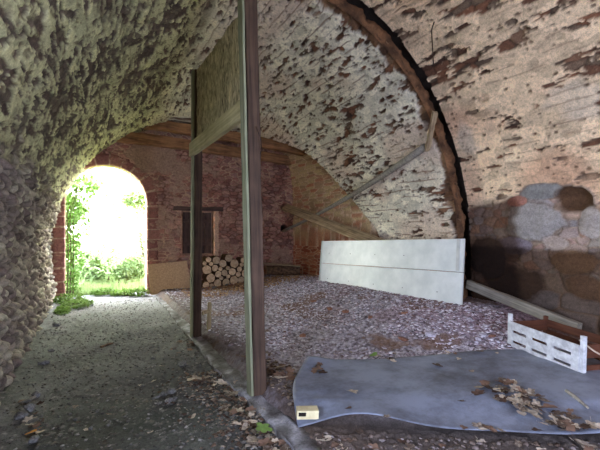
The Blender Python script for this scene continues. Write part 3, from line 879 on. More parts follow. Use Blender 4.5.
kinds = [(r, log_parts(r, 0.42, 700 + i)) for i, r in enumerate((0.06, 0.075, 0.09, 0.105, 0.125))]
placed = []
rnd = random.Random(77)
x_lo, x_hi = 2.50, 4.02
for tries in range(150):
    r, meshes = rnd.choice(kinds)
    best = None
    for _ in range(160):
        x = x_lo + r + rnd.random() * (x_hi - x_lo - 2 * r)
        z = fh(x, 10.2) + r - 0.01
        for (px, pz, pr) in placed:
            if abs(px - x) < pr + r:
                z = max(z, pz + math.sqrt((pr + r) ** 2 - (px - x) ** 2) * 0.995)
        if best is None or z < best[1]: best = (x, z)
    x, z = best
    if z + r > (1.0 if x < 3.4 else 1.0 - 0.25 * (x - 3.4)): continue
    placed.append((x, z, r))
    if len(placed) >= 90: break
    e = empty('firewood_log', (x, 10.12 + rnd.random() * 0.07, z), (0, rnd.random() * 6, (rnd.random() - 0.5) * 0.08))
    tag(e, 'cut firewood log with pale round end in the stack under the window', 'log', 'firewood stacked against the far wall')
    for nm, me in (('bark', meshes[0]), ('cut_end', meshes[1])):
        c_ = bpy.data.objects.new(nm, me); COL.objects.link(c_); c_.parent = e

# fallen log and slat at the corner
q = at_y(262, 277, 10.0)
z0 = fh(4.75, 9.7)
tag(bm_obj('fallen_log', tube_bm([(4.35, 10.15, z0 + 0.16), (4.75, 9.95, z0 + 0.15), (5.2, 9.75, z0 + 0.13)], [0.13, 0.14, 0.12], 14, rough=0.1), M['bark'], smooth=True),
    'thick dark log lying on the rubble in the far right corner', 'log')
tag(timber('old_slat', (4.15, 10.2, z0 + 0.37), (5.15, 9.6, z0 + 0.28), 0.12, 0.035, M['plank'], seed=61),
    'short grey slat lying across the dark log in the corner', 'slat')

# plank at the foot of the right wall
p0 = Vector((5.50, 4.30, 0.72)); p1 = Vector((5.40, 2.62, 0.38))
tag(timber('foot_plank', p0 + (p0 - p1) * 0.02, p1, 0.10, 0.14, M['grey_wood'], seed=63, rough=0.005),
    'grey timber sloping along the foot of the right wall behind the crate', 'timber')

# ------------------------------------------------------------------ crate
def crate():
    a = Vector((4.42, 2.90, 0.0)); b = Vector((4.14, 1.98, 0.0))
    za, zb = 0.175, 0.15
    ex = (b - a); L = ex.length; ex.normalize()
    t = tag(empty('slatted_crate', (a.x, a.y, za), (0, 0, math.atan2(ex.y, ex.x))), 'white slatted wooden crate, open topped, at the right edge of the floor sheet', 'crate')
    D = 0.50; Hh = 0.395
    # local x along the front, local y = away from the viewer (to the wall)
    for x in (0.0, L):
        timber('corner_post', (x, 0.0, 0), (x, 0.0, Hh + (0.05 if x == 0 else 0.06)), 0.04, 0.04, M['white_crate'], t, seed=71, rough=0.002, bevel=0.003)
        timber('corner_post', (x, D, 0), (x, D, Hh), 0.04, 0.04, M['crate_wood'], t, seed=72, rough=0.002, bevel=0.003)
    # front panel with slots: three boards joined by three bridges
    bm = bmesh.new()
    zs = [0.0, 0.115, 0.145, 0.235, 0.265, 0.36]
    xs = [0.02]
    for k in range(3):
        x0 = 0.07 + k * (L - 0.10) / 3
        xs += [x0, x0 + (L - 0.10) / 3 - 0.075]
    xs += [L - 0.02]
    def box(x0, x1, z0, z1):
        r = bmesh.ops.create_cube(bm, size=1.0)
        for v in r['verts']:
            v.co = Vector(((x0 + x1) / 2 + v.co.x * (x1 - x0), -0.022 + v.co.y * 0.016, (z0 + z1) / 2 + v.co.z * (z1 - z0)))
    for j in range(5):
        if j in (0, 2, 4): box(xs[0], xs[-1], zs[j], zs[j + 1])
        else:
            for i in range(0, len(xs) - 1, 2): box(xs[i], xs[i + 1], zs[j], zs[j + 1])
    bm_obj('front_panel', bm, M['white_crate'], t)
    for x in (0.03, L - 0.03):
        for z in (0.09, 0.29):
            timber('end_board', (x, 0.02, z), (x, D - 0.02, z), 0.016, 0.13, M['crate_wood'], t, seed=75, rough=0.002, bevel=0.003)
    for z in (0.07, 0.19, 0.31):
        timber('back_board', (0.02, D, z), (L - 0.02, D, z), 0.016, 0.09, M['crate_wood'], t, seed=77, rough=0.002, bevel=0.003)
    for y in (0.06, 0.17, 0.28, 0.39):
        timber('bottom_board', (0.02, y + 0.03, 0.02), (L - 0.02, y + 0.03, 0.02), 0.09, 0.012, M['crate_wood'], t, seed=79, rough=0.002, bevel=0.002)
    ang = math.atan2(ex.y, ex.x)
    t.rotation_euler = (0.0, 0.03, ang)
    return t
crate_o = crate()

cp = [at_h(574, 343, 0.52), Vector((4.18, 1.90, 0.47)), Vector((4.22, 1.72, 0.38)), Vector((4.30, 1.50, 0.22)), Vector((4.36, 1.42, 0.2))]
cp[0] = Vector((4.16, 2.02, 0.55))
tag(bm_obj('cord', tube_bm(cp, 0.008, 6), M['cord'], smooth=True), 'pale cord hanging from the near corner of the crate to the floor', 'cord')

# ------------------------------------------------------------------ sheet on the floor
def sheet():
    m, n = 90, 46
    p = np.linspace(0, SLEN, m); qv = np.linspace(0, SWID, n)
    Pp, Q = np.meshgrid(p, qv, indexing='ij')
    Qw = Q * (1 + 0.10 * np.clip(Pp, 0, 3)) + 0.06 * np.sin(Pp * 2.3 + 0.6) * (1 - Q / SWID) + 0.03 * np.sin(Pp * 5.1) * (1 - Q / SWID)
    Pw = Pp + (-0.10 * (1 - Pp / SLEN) * np.sin(PI * Q / SWID))
    X = SA[0] + SU[0] * Pw + SVv[0] * Qw; Y = SA[1] + SU[1] * Pw + SVv[1] * Qw
    base = np.maximum(floor_h(X, Y), 0.085 + 0.05 * sst(0.3, 2.6, Pp) + 0.05 * sst(0.0, 0.5, Q))
    lift = 0.035 * np.exp(-((Pp - 0.6) / 0.35) ** 2) * (1 - sst(0.0, 0.5, Q)) + 0.02 * np.sin(Pp * 3.0) * (1 - sst(0, 0.4, Q))
    crn = 0.05 * np.exp(-((Pp) / 0.22) ** 2) * sst(0.9, SWID, Q)
    droop = -0.06 * np.exp(-(Pp / 0.3) ** 2) * (1 - sst(0, 0.3, Q))
    Z = base + 0.028 + lift + crn + droop + 0.012 * (fbm(X * 2, Y * 2, 641, 3) - 0.5)
    top = np.stack([X, Y, Z], -1); bot = top - np.array([0, 0, 0.005])
    V = np.concatenate([top.reshape(-1, 3), bot.reshape(-1, 3)])
    idx = np.arange(m * n).reshape(m, n); o = m * n
    q1 = np.stack([idx[:-1, :-1], idx[1:, :-1], idx[1:, 1:], idx[:-1, 1:]], -1).reshape(-1, 4)
    q2 = (q1 + o)[:, ::-1]
    side = []
    for line in (idx[:, 0], idx[::-1, -1], idx[0, ::-1], idx[-1, :]):
        a = line[:-1]; b = line[1:]
        side.append(np.stack([a, a + o, b + o, b], -1))
    Fq = np.concatenate([q1, q2] + side)
    me = raw_mesh('floor_sheet', V, Fq)
    ob = link_mesh('floor_sheet', me, M['sheet'], smooth=True)
    tag(ob, 'large grey vinyl floor sheet lying rumpled across the front right floor', 'sheet')
    return X, Y, Z
SHX, SHY, SHZ = sheet()

def top_z(x, y):
    """height of whatever covers the floor there (the sheet or the ground)"""
    d = np.array([x, y]) - SA
    p, q = d @ SU, d @ SVv
    if -0.2 < p < SLEN + 0.2 and -0.3 < q < SWID * 1.3 + 0.1:
        dd = (SHX - x) ** 2 + (SHY - y) ** 2
        k = np.argmin(dd)
        if dd.ravel()[k] < 0.03 ** 2: return float(SHZ.ravel()[k]) + 0.002
    return fh(x, y)

# small cream carton on the sheet's front corner
g = at_h(304, 414, 0.16)
g = Vector((1.53, 2.74, 0))
t = tag(empty('cream_carton', (g.x, g.y, top_z(g.x, g.y) + 0.0), (0, 0.04, -0.38)), 'small cream carton lying at the front left corner of the grey sheet', 'box')
bm = timber_bm(0.175, 0.10, 0.07, seg=3, rough=0.001, bevel=0.004)
ob = bm_obj('carton_body', bm, M['block'], t); ob.location = (-0.09, 0, 0.042)
bm = timber_bm(0.06, 0.005, 0.03, seg=2, rough=0.0005, bevel=0.001)  # thin dark strip standing in for the shade of the carton's gap
ob = bm_obj('gap_shade_strip', bm, M['dark'], t); ob.location = (-0.078, -0.0515, 0.05); ob['label'] = 'dark strip for the shaded gap in the carton'

# iron rod hanging from the near vault
r0 = at_x(431.5, 30, 3.75); r1 = at_x(434, 66, 3.75)
rx = at_x(431.5, 30, 4.02)
tag(bm_obj('iron_rod', tube_bm([rx + Vector((0.05, 0, 0.12)), rx, rx + (at_x(433.5, 66, 4.02) - rx)], 0.008, 6), M['iron']),
    'thin rusty iron rod hanging from the near vault right of the rib', 'rod')

w_ = at_y(256, 126, 3.36); w2 = at_y(262, 150, 3.36)
tag(bm_obj('hanging_wire', tube_bm([w_, (w_ + w2) / 2 + Vector((0.015, 0, 0)), w2, w2 + Vector((-0.02, 0, -0.04))], 0.005, 6), M['iron'], smooth=True),
    'short dark wire hanging off the right edge of the nearer post', 'wire')

# ------------------------------------------------------------------ leaves
def leaf_mesh(seed, mat, lobes=5, curl=0.5, length=1.0):
    rnd = random.Random(seed)
    bm = bmesh.new()
    n = lobes * 4
    vs = []; mid = []
    cx = curl * (0.6 + rnd.random()); cyc = curl * (rnd.random() - 0.3)
    def bend(x, y):
        return Vector((x * (1 - 0.12 * cx), y * (1 - 0.15 * abs(cyc)), cx * 0.35 * (abs(x) ** 1.7) + cyc * 0.6 * y * y + 0.03 * (rnd.random() - 0.5)))
    c0 = bm.verts.new(bend(0, 0))
    inner = []; outer = []
    for k in range(n):
        a = 2 * PI * k / n
        rr = 0.5 * (0.62 + 0.38 * abs(math.cos(a * lobes / 2))) * (0.85 + 0.3 * rnd.random())
        x = rr * math.sin(a) * 0.9; y = rr * math.cos(a) * length
        outer.append(bm.verts.new(bend(x, y)))
        inner.append(bm.verts.new(bend(x * 0.5, y * 0.5)))
    for k in range(n):
        j = (k + 1) % n
        bm.faces.new((inner[k], outer[k], outer[j], inner[j]))
        bm.faces.new((c0, inner[k], inner[j]))
    # stalk
    y0 = -0.45 * length
    b = [bm.verts.new(bend(-0.012, y0) ), bm.verts.new(bend(0.012, y0)), bm.verts.new(bend(0.03, y0 - 0.35) + Vector((0, 0, 0.05))), bm.verts.new(bend(0.012, y0 - 0.35) + Vector((0, 0, 0.05)))]
    bm.faces.new(b)
    zmin = min(v.co.z for v in bm.verts)
    for v in bm.verts: v.co.z -= zmin
    me = bpy.data.meshes.new('leaf')
    bmesh.ops.recalc_face_normals(bm, faces=bm.faces)
    bm.to_mesh(me); bm.free(); me.materials.append(mat)
    me.polygons.foreach_set('use_smooth', [True] * len(me.polygons))
    return me

LEAF = [leaf_mesh(900 + k, M['dry'], 5 if k % 2 else 3, 0.5 + 0.25 * (k % 4), 1.0 + 0.3 * (k % 3)) for k in range(9)]
LEAFB = [leaf_mesh(950 + k, M['brown_leaf'], 5, 0.6 + 0.3 * (k % 3), 1.0 + 0.25 * (k % 3)) for k in range(6)]
rl = random.Random(3)

def put_leaf(x, y, size, label, group, meshes=None, lift=0.0, name='dry_leaf', tilt=0.5):
    o = bpy.data.objects.new(name, rl.choice(meshes or (LEAF + LEAFB)))
    COL.objects.link(o)
    o.scale = (size,) * 3
    o.rotation_euler = ((rl.random() - 0.5) * tilt, (rl.random() - 0.5) * tilt, rl.random() * 6.3)
    o.location = (x, y, top_z(x, y) + 0.006 + lift)
    tag(o, label, 'leaf', group)
    return o

def drop(px, py):
    h = 0.1
    for _ in range(6):
        c_ = at_h(px, py, h); h = top_z(c_.x, c_.y)
    return c_

for k in range(120):                      # heap along the left side of the kerb
    y = 2.25 + 2.0 * rl.random() ** 1.4
    x = 1.36 - abs(rl.gauss(0, 0.22)) - 0.02
    put_leaf(x, y, 0.06 + 0.06 * rl.random(), 'dry curled leaf in the litter on the path side of the kerb', 'leaves along the kerb', lift=0.03 * rl.random())
for k in range(26):                      # right of the near post
    put_leaf(1.50 + 0.33 * rl.random(), 3.35 + 0.85 * rl.random(), 0.08 + 0.06 * rl.random(), 'dry leaf heaped between the nearer post and the grey sheet', 'leaves right of the nearer post', lift=0.06 * rl.random(), meshes=LEAFB + LEAF[:3])
for k in range(105):                      # diagonal drift on the sheet
    u = rl.random()
    c_ = drop(490 + 106 * u + rl.gauss(0, 9), 384 + 56 * u + rl.gauss(0, 6))
    put_leaf(c_.x, c_.y, 0.05 + 0.07 * rl.random(), 'dry leaf in the drift lying across the right of the grey sheet', 'leaf drift on the grey sheet', lift=0.03 * rl.random())
for k in range(26):                      # dark ground in front of the sheet
    c_ = drop(320 + 230 * rl.random(), 430 + 22 * rl.random())
    put_leaf(c_.x, c_.y, 0.05 + 0.05 * rl.random(), 'dry leaf on the dark ground below the front edge of the grey sheet', 'leaves in front of the grey sheet')
for k in range(24):                      # along the back edge
    c_ = drop(300 + 210 * rl.random(), 354 + 3 * rl.gauss(0, 1))
    put_leaf(c_.x, c_.y, 0.05 + 0.05 * rl.random(), 'dry leaf among the rubble along the back edge of the grey sheet', 'leaves behind the grey sheet')
for k in range(16):                      # beside the farther post
    c_ = drop(188 + rl.gauss(0, 7), 347 + rl.gauss(0, 4))
    put_leaf(min(c_.x, 1.22), c_.y, 0.07 + 0.05 * rl.random(), 'brown leaf in the little heap at the foot of the farther post', 'leaves by the farther post', meshes=LEAFB)
for k in range(12):                      # foot of the left wall
    c_ = drop(22 + 24 * rl.random(), 398 + 46 * rl.random())
    put_leaf(c_.x, c_.y, 0.05 + 0.04 * rl.random(), 'dry leaf on the path near the foot of the left wall', 'leaves by the left wall')
for k in range(14):
    c_ = drop(75 + 150 * rl.random(), 335 + 100 * rl.random())
    put_leaf(c_.x, c_.y, 0.04 + 0.04 * rl.random(), 'single dry leaf scattered out on the bare path', 'leaves scattered on the path')
for k in range(5):
    c_ = drop(319 + rl.gauss(0, 3), 370 + rl.gauss(0, 5))
    put_leaf(c_.x, c_.y, 0.07 + 0.03 * rl.random(), 'brown leaf in the small bunch at the back left of the grey sheet', 'leaf bunch on the grey sheet', meshes=LEAFB)
ML = lambda s, m, l=5, c=0.5: [leaf_mesh(s, m, l, c)]
c_ = drop(272, 433); put_leaf(1.17, c_.y, 0.16, 'fresh yellow-green leaf on the litter just left of the kerb', None, ML(1, M['green_leaf'], 5, 0.3), 0.05, 'green_leaf')
c_ = drop(374, 357); put_leaf(c_.x, c_.y, 0.13, 'fresh green leaf at the back edge of the grey sheet', None, ML(2, M['green_leaf'], 3, 0.4), 0.02, 'green_leaf')
c_ = drop(32, 434); put_leaf(c_.x, c_.y, 0.10, 'orange leaf on the path at the foot of the left wall', None, ML(3, M['orange_leaf'], 3, 0.3), 0.01, 'orange_leaf')
c_ = drop(352, 393); put_leaf(c_.x, c_.y, 0.13, 'large curled tan leaf alone in the middle of the grey sheet', None, ML(4, M['dry'], 5, 1.3), 0.0, 'curled_leaf')
c_ = drop(349, 409); put_leaf(c_.x, c_.y, 0.07, 'small dark leaf in front of the large curled leaf on the sheet', None, ML(5, M['brown_leaf'], 3, 0.8), 0.0, 'dry_leaf')
c_ = drop(437, 366); put_leaf(c_.x, c_.y, 0.14, 'pale curled leaf alone near the back right of the grey sheet', None, ML(6, M['dry'], 5, 0.7), 0.0, 'curled_leaf')
c_ = drop(462, 402); put_leaf(c_.x, c_.y, 0.08, 'thin pale leaf left of the leaf drift on the sheet', None, ML(8, M['dry'], 3, 0.8), 0.0, 'dry_leaf')

for (px, py, px2, py2, lab) in ((101, 348, 113, 344, 'short dark stick lying alone on the middle of the path'), (21, 406, 39, 396, 'pale broken stick on the path near the foot of the left wall'),
                                (566, 392, 588, 408, 'pale stick lying on the grey sheet in front of the crate')):
    a_, b_ = drop(px, py), drop(px2, py2)
    a_.z = top_z(a_.x, a_.y) + 0.012; b_.z = top_z(b_.x, b_.y) + 0.014
    tag(bm_obj('stick', tube_bm([a_, (a_ + b_) / 2 + Vector((0.008, 0.01, 0.004)), b_], [0.014, 0.016, 0.009], 7, rough=0.3), M['grey_wood'] if 'pale' in lab else M['bark']), lab, 'stick')

# ------------------------------------------------------------------ stones, lumps, crumbs
def lump_bm(seed, flat=0.6, sub=2):
    rnd = random.Random(seed)
    bm = bmesh.new()
    bmesh.ops.create_icosphere(bm, subdivisions=sub, radius=0.5)
    cuts = [(Vector((rnd.gauss(0, 1), rnd.gauss(0, 1), rnd.gauss(0, 1))).normalized(), 0.20 + 0.22 * rnd.random()) for _ in range(12)]
    for v in bm.verts:
        for nn, d in cuts:
            e = v.co.dot(nn) - d
            if e > 0: v.co -= nn * e
        v.co.z *= flat
    return bm
def lump_mesh(seed, mat, flat=0.6):
    bm = lump_bm(seed, flat, 1)
    me = bpy.data.meshes.new('lump'); bmesh.ops.recalc_face_normals(bm, faces=bm.faces); bm.to_mesh(me); bm.free(); me.materials.append(mat)
    return me
ROCK = [lump_mesh(k, M['rock'], 0.5 + 0.1 * (k % 3)) for k in range(5)]
REDR = [lump_mesh(20 + k, M['rock_red'], 0.55) for k in range(3)]
PLUM = [lump_mesh(40 + k, M['chunk'], 0.35 + 0.12 * (k % 3)) for k in range(5)]
def put_lump(x, y, size, label, group, meshes, name, cat='stone'):
    o = bpy.data.objects.new(name, rl.choice(meshes)); COL.objects.link(o)
    s = size * (0.9 + 0.2 * rl.random())
    o.scale = (s * (0.9 + 0.5 * rl.random()), s, s); o.rotation_euler = ((rl.random() - 0.5) * 0.3, (rl.random() - 0.5) * 0.3, rl.random() * 6)
    o.location = (x, y, top_z(x, y) + 0.16 * s)
    tag(o, label, cat, group)
for (px, py, s) in ((155, 399, 0.10), (163, 396, 0.09), (171, 393, 0.13), (169, 402, 0.11), (160, 404, 0.08), (174, 400, 0.09)):
    c_ = drop(px, py); put_lump(c_.x, c_.y, s, 'small grey stone in the little cluster in the middle of the path', 'stone cluster on the path', ROCK, 'path_stone')
for k in range(26):
    c_ = drop(70 + 140 * rl.random(), 325 + 115 * rl.random())
    put_lump(min(c_.x, 1.1), c_.y, 0.025 + 0.035 * rl.random(), 'small loose stone scattered on the bare path', 'loose stones on the path', ROCK, 'path_stone')
for (px, py, s) in ((20, 418, 0.16), (30, 411, 0.14), (36, 397, 0.13), (33, 442, 0.12), (45, 364, 0.14), (52, 352, 0.12), (56, 326, 0.20), (24, 404, 0.11)):
    c_ = drop(px, py); put_lump(max(c_.x, -0.66), c_.y, s, 'pale stone fallen at the foot of the left wall', 'stones by the left wall', ROCK, 'fallen_stone')
c_ = drop(182, 367); put_lump(c_.x, c_.y, 0.16, 'flat pale stone on the path left of the farther post', None, ROCK, 'path_stone')
for (px, py, s) in ((432, 331, 0.34), (470, 316, 0.2), (487, 322, 0.16), (449, 352, 0.14), (478, 340, 0.17), (416, 338, 0.16), (502, 338, 0.18), (395, 330, 0.15), (461, 333, 0.16), (492, 344, 0.15), (440, 318, 0.17), (482, 330, 0.2)):
    c_ = drop(px, py); put_lump(c_.x, c_.y, s * 0.62, 'pale plaster lump in the rubble between the white board and the sheet', 'plaster lumps on the rubble', PLUM, 'plaster_lump', 'plaster lump')
for (px, py, s) in ((302, 337, 0.15), (345, 312, 0.18), (492, 336, 0.14), (404, 341, 0.13), (330, 308, 0.18), (313, 300, 0.16), (370, 318, 0.12), (404, 312, 0.13)):
    c_ = drop(px, py); put_lump(c_.x, c_.y, s, 'reddish brick fragment among the pale rubble', 'brick fragments on the rubble', REDR, 'brick_fragment', 'brick fragment')
for k in range(16):
    put_lump(2.45 + 1.6 * rl.random(), 9.85 + 0.2 * rl.random(), 0.10 + 0.08 * rl.random(), 'small stone on the ground in front of the firewood', 'stones before the firewood', REDR + ROCK[:2], 'fallen_stone')
for k in range(9):
    put_lump(4.75 + 0.22 * rl.random(), 1.55 + 1.3 * rl.random(), 0.14 + 0.1 * rl.random(), 'pale plaster lump lying in and behind the crate', 'plaster lumps by the crate', PLUM, 'plaster_lump', 'plaster lump')

def crumbs(name, n, sampler, size, palette, label, cat, seed, zlift=0.0):
    """countless small chips as one mesh"""
    rg = np.random.default_rng(seed)
    x, y = sampler(rg, n)
    n = len(x)
    z = floor_h(x, y)
    base = np.array([[1, 0, 0], [0.2, 0.9, 0.1], [-0.9, 0.3, 0], [-0.1, -0.9, 0.1], [0.15, 0.1, 0.55], [-0.1, 0.0, -0.45]])
    s = size[0] + (size[1] - size[0]) * rg.random(n) ** 2.6
    th = rg.random(n) * 2 * PI
    jit = 0.35 * (rg.random((n, 6, 3)) - 0.5)
    b = base[None] + jit
    tl = 0.9 * (rg.random(n) - 0.5)
    bx = b[..., 0] * np.cos(th)[:, None] - b[..., 1] * np.sin(th)[:, None]
    by = b[..., 0] * np.sin(th)[:, None] + b[..., 1] * np.cos(th)[:, None]
    bz = b[..., 2] + bx * np.sin(tl)[:, None]
    V = np.stack([x[:, None] + bx * s[:, None], y[:, None] + by * s[:, None], z[:, None] + (bz * 0.8 + 0.35) * s[:, None] + zlift], -1)
    f = np.array([[0, 1, 4], [1, 2, 4], [2, 3, 4], [3, 0, 4], [1, 0, 5], [2, 1, 5], [3, 2, 5], [0, 3, 5]])
    Fq = (np.arange(n)[:, None, None] * 6 + f[None]).reshape(-1, 3)
    c = pick(palette, rg.random(n))
    C = np.repeat(c[:, None], 6, 1)
    me = raw_mesh(name, V.reshape(-1, 3), Fq, C)
    o = link_mesh(name, me, M['chips'])
    return tag(o, label, cat, kind='stuff')

def samp_rubble(rg, n):
    x = 1.5 + 3.75 * rg.random(n * 3) ; y = 2.4 + 8.0 * rg.random(n * 3) ** 1.3
    q = (x - SA[0]) * SVv[0] + (y - SA[1]) * SVv[1]
    p = (x - SA[0]) * SU[0] + (y - SA[1]) * SU[1]
    d = fbm(x * 1.5, y * 1.5, 661, 3) + 0.25 * sst(2.5, 4.8, x)
    ok = (q > SWID * (1 + 0.1 * np.clip(p, 0, 3)) + 0.0) & (d > 0.36 + 0.3 * rg.random(n * 3)) & ~((x < 2.0) & (rg.random(n * 3) < 0.6))
    return x[ok][:n], y[ok][:n]
crumbs('plaster_rubble', 22000, samp_rubble, (0.007, 0.036), [lin(104, 92, 98), lin(196, 190, 204), lin(238, 234, 242), lin(176, 156, 164), lin(112, 82, 76), lin(224, 220, 232)],
       'broken pale plaster crumbs covering the floor right of the kerb', 'rubble', 5)
def samp_path(rg, n):
    x = -0.7 + 1.95 * rg.random(n) ; y = 2.3 + 7.5 * rg.random(n) ** 1.5
    return x, y
crumbs('path_gravel', 7000, samp_path, (0.004, 0.022), [lin(58, 54, 52), lin(128, 126, 124), lin(84, 76, 68), lin(172, 168, 164)],
       'fine grit strewn over the trodden earth path', 'gravel', 6)
def samp_lit(rg, n):
    x = np.where(rg.random(n) < 0.6, 1.24 - np.abs(rg.normal(0, 0.24, n)), 1.48 + 0.4 * rg.random(n)); y = 2.2 + 2.2 * rg.random(n)
    y = np.where(x > 1.3, np.maximum(y, 2.95), y)
    return x, y
crumbs('leaf_litter', 1500, samp_lit, (0.010, 0.030), [lin(66, 50, 42), lin(118, 96, 80), lin(164, 150, 134), lin(86, 66, 54)],
       'crumbled brown leaf litter along both sides of the kerb', 'leaf litter', 7)
def samp_front(rg, n):
    p = 0.1 + 2.9 * rg.random(n); q = -0.05 - 0.55 * rg.random(n)
    return SA[0] + SU[0] * p + SVv[0] * q, SA[1] + SU[1] * p + SVv[1] * q
crumbs('dark_grit', 1500, samp_front, (0.008, 0.030), [lin(60, 52, 46), lin(110, 92, 80), lin(150, 140, 140), lin(84, 66, 54)],
       'dark grit and crumbs on the ground below the sheet edge', 'grit', 8)
def samp_woodchips(rg, n):
    return 1.9 + 3.3 * rg.random(n), 8.5 + 1.7 * rg.random(n) ** 0.8
crumbs('wood_chips', 2600, samp_woodchips, (0.012, 0.05), [lin(120, 84, 60), lin(176, 136, 100), lin(200, 168, 130), lin(140, 110, 88)],
       'brown wood chips strewn before the firewood and far corner', 'wood chips', 9)

# ------------------------------------------------------------------ outside
def leaf_cloud(name, pts, size, mat, parent, seed, droop=0.3):
    rg = np.random.default_rng(seed)
    n = len(pts)
    base = np.array([[0, -0.5, 0], [0.32, -0.05, 0.08], [0, 0.6, -0.05], [-0.32, -0.05, 0.08]])
    a = rg.random(n) * 2 * PI; b = rg.normal(0, 0.6, n); s = size * (0.6 + 0.8 * rg.random(n))
    ca, sa, cb, sb = np.cos(a)[:, None], np.sin(a)[:, None], np.cos(b)[:, None], np.sin(b)[:, None]
    x, y, z = base[None, :, 0], base[None, :, 1], base[None, :, 2]
    y2 = y * cb - z * sb; z2 = y * sb + z * cb
    X = x * ca - y2 * sa; Yy = x * sa + y2 * ca
    V = pts[:, None] + np.stack([X, Yy, z2], -1) * s[:, None, None]
    Fq = np.arange(n * 4).reshape(n, 4)
    return link_mesh(name, raw_mesh(name, V.reshape(-1, 3), Fq), mat, parent)

def blob_pts(rg, n, c, r):
    v = rg.normal(0, 1, (n, 3)); v /= np.linalg.norm(v, axis=1, keepdims=True)
    return np.array(c) + v * np.array(r) * (0.55 + 0.5 * rg.random((n, 1)))

def bush(name, loc, blobs, n, size, label, cat, seed, group=None, mat='foliage_far'):
    t = tag(empty(name, loc), label, cat, group)
    rg = np.random.default_rng(seed)
    pts = np.concatenate([blob_pts(rg, n // len(blobs), c, r) for c, r in blobs])
    pts[:, 2] = np.maximum(pts[:, 2], 0.02)
    leaf_cloud('foliage', pts, size, M[mat], t, seed)
    for c, r in blobs:
        bm_obj('stem', tube_bm([(c[0] * 0.2, c[1] * 0.2, -0.05), (c[0] * 0.7, c[1] * 0.7, c[2] * 0.6), c], [0.04, 0.03, 0.012], 6), M['stem'], t)
    return t

# ivy up the left jamb and over the arch
def ivy():
    t = tag(empty('ivy_vine', (DX - DR, FAR_Y + 0.25, 0)), 'green ivy climbing the left jamb of the arched doorway', 'ivy')
    rg = np.random.default_rng(31)
    pts = []
    for k in range(2400):
        u = rg.random() ** 0.85
        z = 3.0 * u
        w = 0.20 + 0.22 * vnoise(np.array([z * 2.2]), np.array([0.3]), 801)[0] + (0.25 if 1.5 < z < 2.9 else 0)
        x = 0.02 + w * rg.random() ** 1.4
        if z > DSP - 0.1:
            a = (z - DSP) ; x += DR - math.sqrt(max(DR * DR - a * a, 0)) if a < DR else 0.9
        pts.append((x, rg.normal(0.35, 0.28), z))
    leaf_cloud('foliage', np.array(pts), 0.085, M['foliage'], t, 32)
    for k in range(3):
        bm_obj('stem', tube_bm([(0.03 + 0.06 * k, 0.12 * k, -0.1), (0.06 + 0.05 * k, 0.1 * k, 1.0), (0.03 + 0.06 * k, 0.1 * k, 2.0), (0.25, 0.1 * k, 2.7)], [0.018, 0.015, 0.012, 0.008], 6), M['stem'], t)
ivy()
bush('weed_clump', (-0.52, 10.1, 0.02), [((0, 0, 0.06), (0.34, 0.45, 0.12)), ((0.18, -0.6, 0.04), (0.32, 0.4, 0.08)), ((-0.05, -1.2, 0.03), (0.14, 0.4, 0.06))], 1700, 0.065, 'low green weeds on the floor at the left of the doorway', 'weeds', 41, mat='foliage')
bush('weed_clump', (0.95, 10.35, 0.02), [((0, 0, 0.07), (0.28, 0.3, 0.10)), ((-0.35, 0.3, 0.05), (0.3, 0.25, 0.1)), ((-0.75, 0.55, 0.06), (0.3, 0.25, 0.12))], 1300, 0.06, 'low green weeds at the right of the door threshold', 'weeds', 42, mat='foliage')

# ground outside with grass
def outside():
    x = np.linspace(-14, 16, 90); y = np.concatenate([np.linspace(11.0, 14, 20), np.linspace(14.3, 46, 60)])
    X, Y = np.meshgrid(x, y, indexing='ij')
    Z = -0.03 + 0.16 * (fbm(X * 0.6, Y * 0.6, 811, 3) - 0.5) * sst(11.3, 13, Y) + 0.03 * np.clip(Y - 12, 0, 40)
    n = fbm(X * 2, Y * 2, 813, 3)
    col = mixc(np.broadcast_to(lin(118, 128, 70), X.shape + (3,)), np.broadcast_to(lin(150, 146, 110), X.shape + (3,)), n)
    tag(grid_obj('ground', np.stack([X, Y, Z], -1), col, M['soil']), kind='structure')
    rg = np.random.default_rng(51)
    k = 9000
    gx = -1.6 + 4.6 * rg.random(k); gy = 11.1 + 6.0 * rg.random(k) ** 1.6
    gz = -0.03 + 0.03 * np.clip(gy - 12, 0, 40)
    hgt = 0.10 + 0.28 * rg.random(k); a = rg.random(k) * 2 * PI; w = 0.012
    dx = np.cos(a) * w; dy = np.sin(a) * w; lx = rg.normal(0, 0.08, k); ly = rg.normal(0, 0.08, k)
    V = np.stack([np.stack([gx - dx, gy - dy, gz], -1), np.stack([gx + dx, gy + dy, gz], -1), np.stack([gx + lx, gy + ly, gz + hgt], -1)], 1)
    o = link_mesh('grass', raw_mesh('grass', V.reshape(-1, 3), np.arange(k * 3).reshape(-1, 3)), M['grass'])
    tag(o, 'rough green grass growing outside the arched doorway', 'grass', kind='stuff')
outside()
bush('garden_shrub', (-0.9, 13.4, 0.0), [((0, 0, 0.7), (0.6, 0.6, 0.7)), ((-0.3, 0.4, 1.6), (0.6, 0.6, 0.7)), ((0.2, 0.3, 2.3), (0.4, 0.5, 0.5))], 2600, 0.15, 'tall leafy shrub outside at the left of the doorway', 'shrub', 61)
bush('garden_shrub', (0.8, 14.6, 0.0), [((0, 0, 0.4), (0.9, 0.7, 0.45)), ((0.9, 0.2, 0.5), (0.7, 0.6, 0.5))], 1800, 0.15, 'low leafy shrub outside across the middle of the doorway', 'shrub', 62)
bush('garden_shrub', (2.4, 15.5, 0.0), [((0, 0, 0.9), (0.8, 0.7, 0.9)), ((0.3, 0.3, 2.0), (0.6, 0.6, 0.6))], 1800, 0.16, 'leafy shrub outside at the right of the doorway', 'shrub', 63)
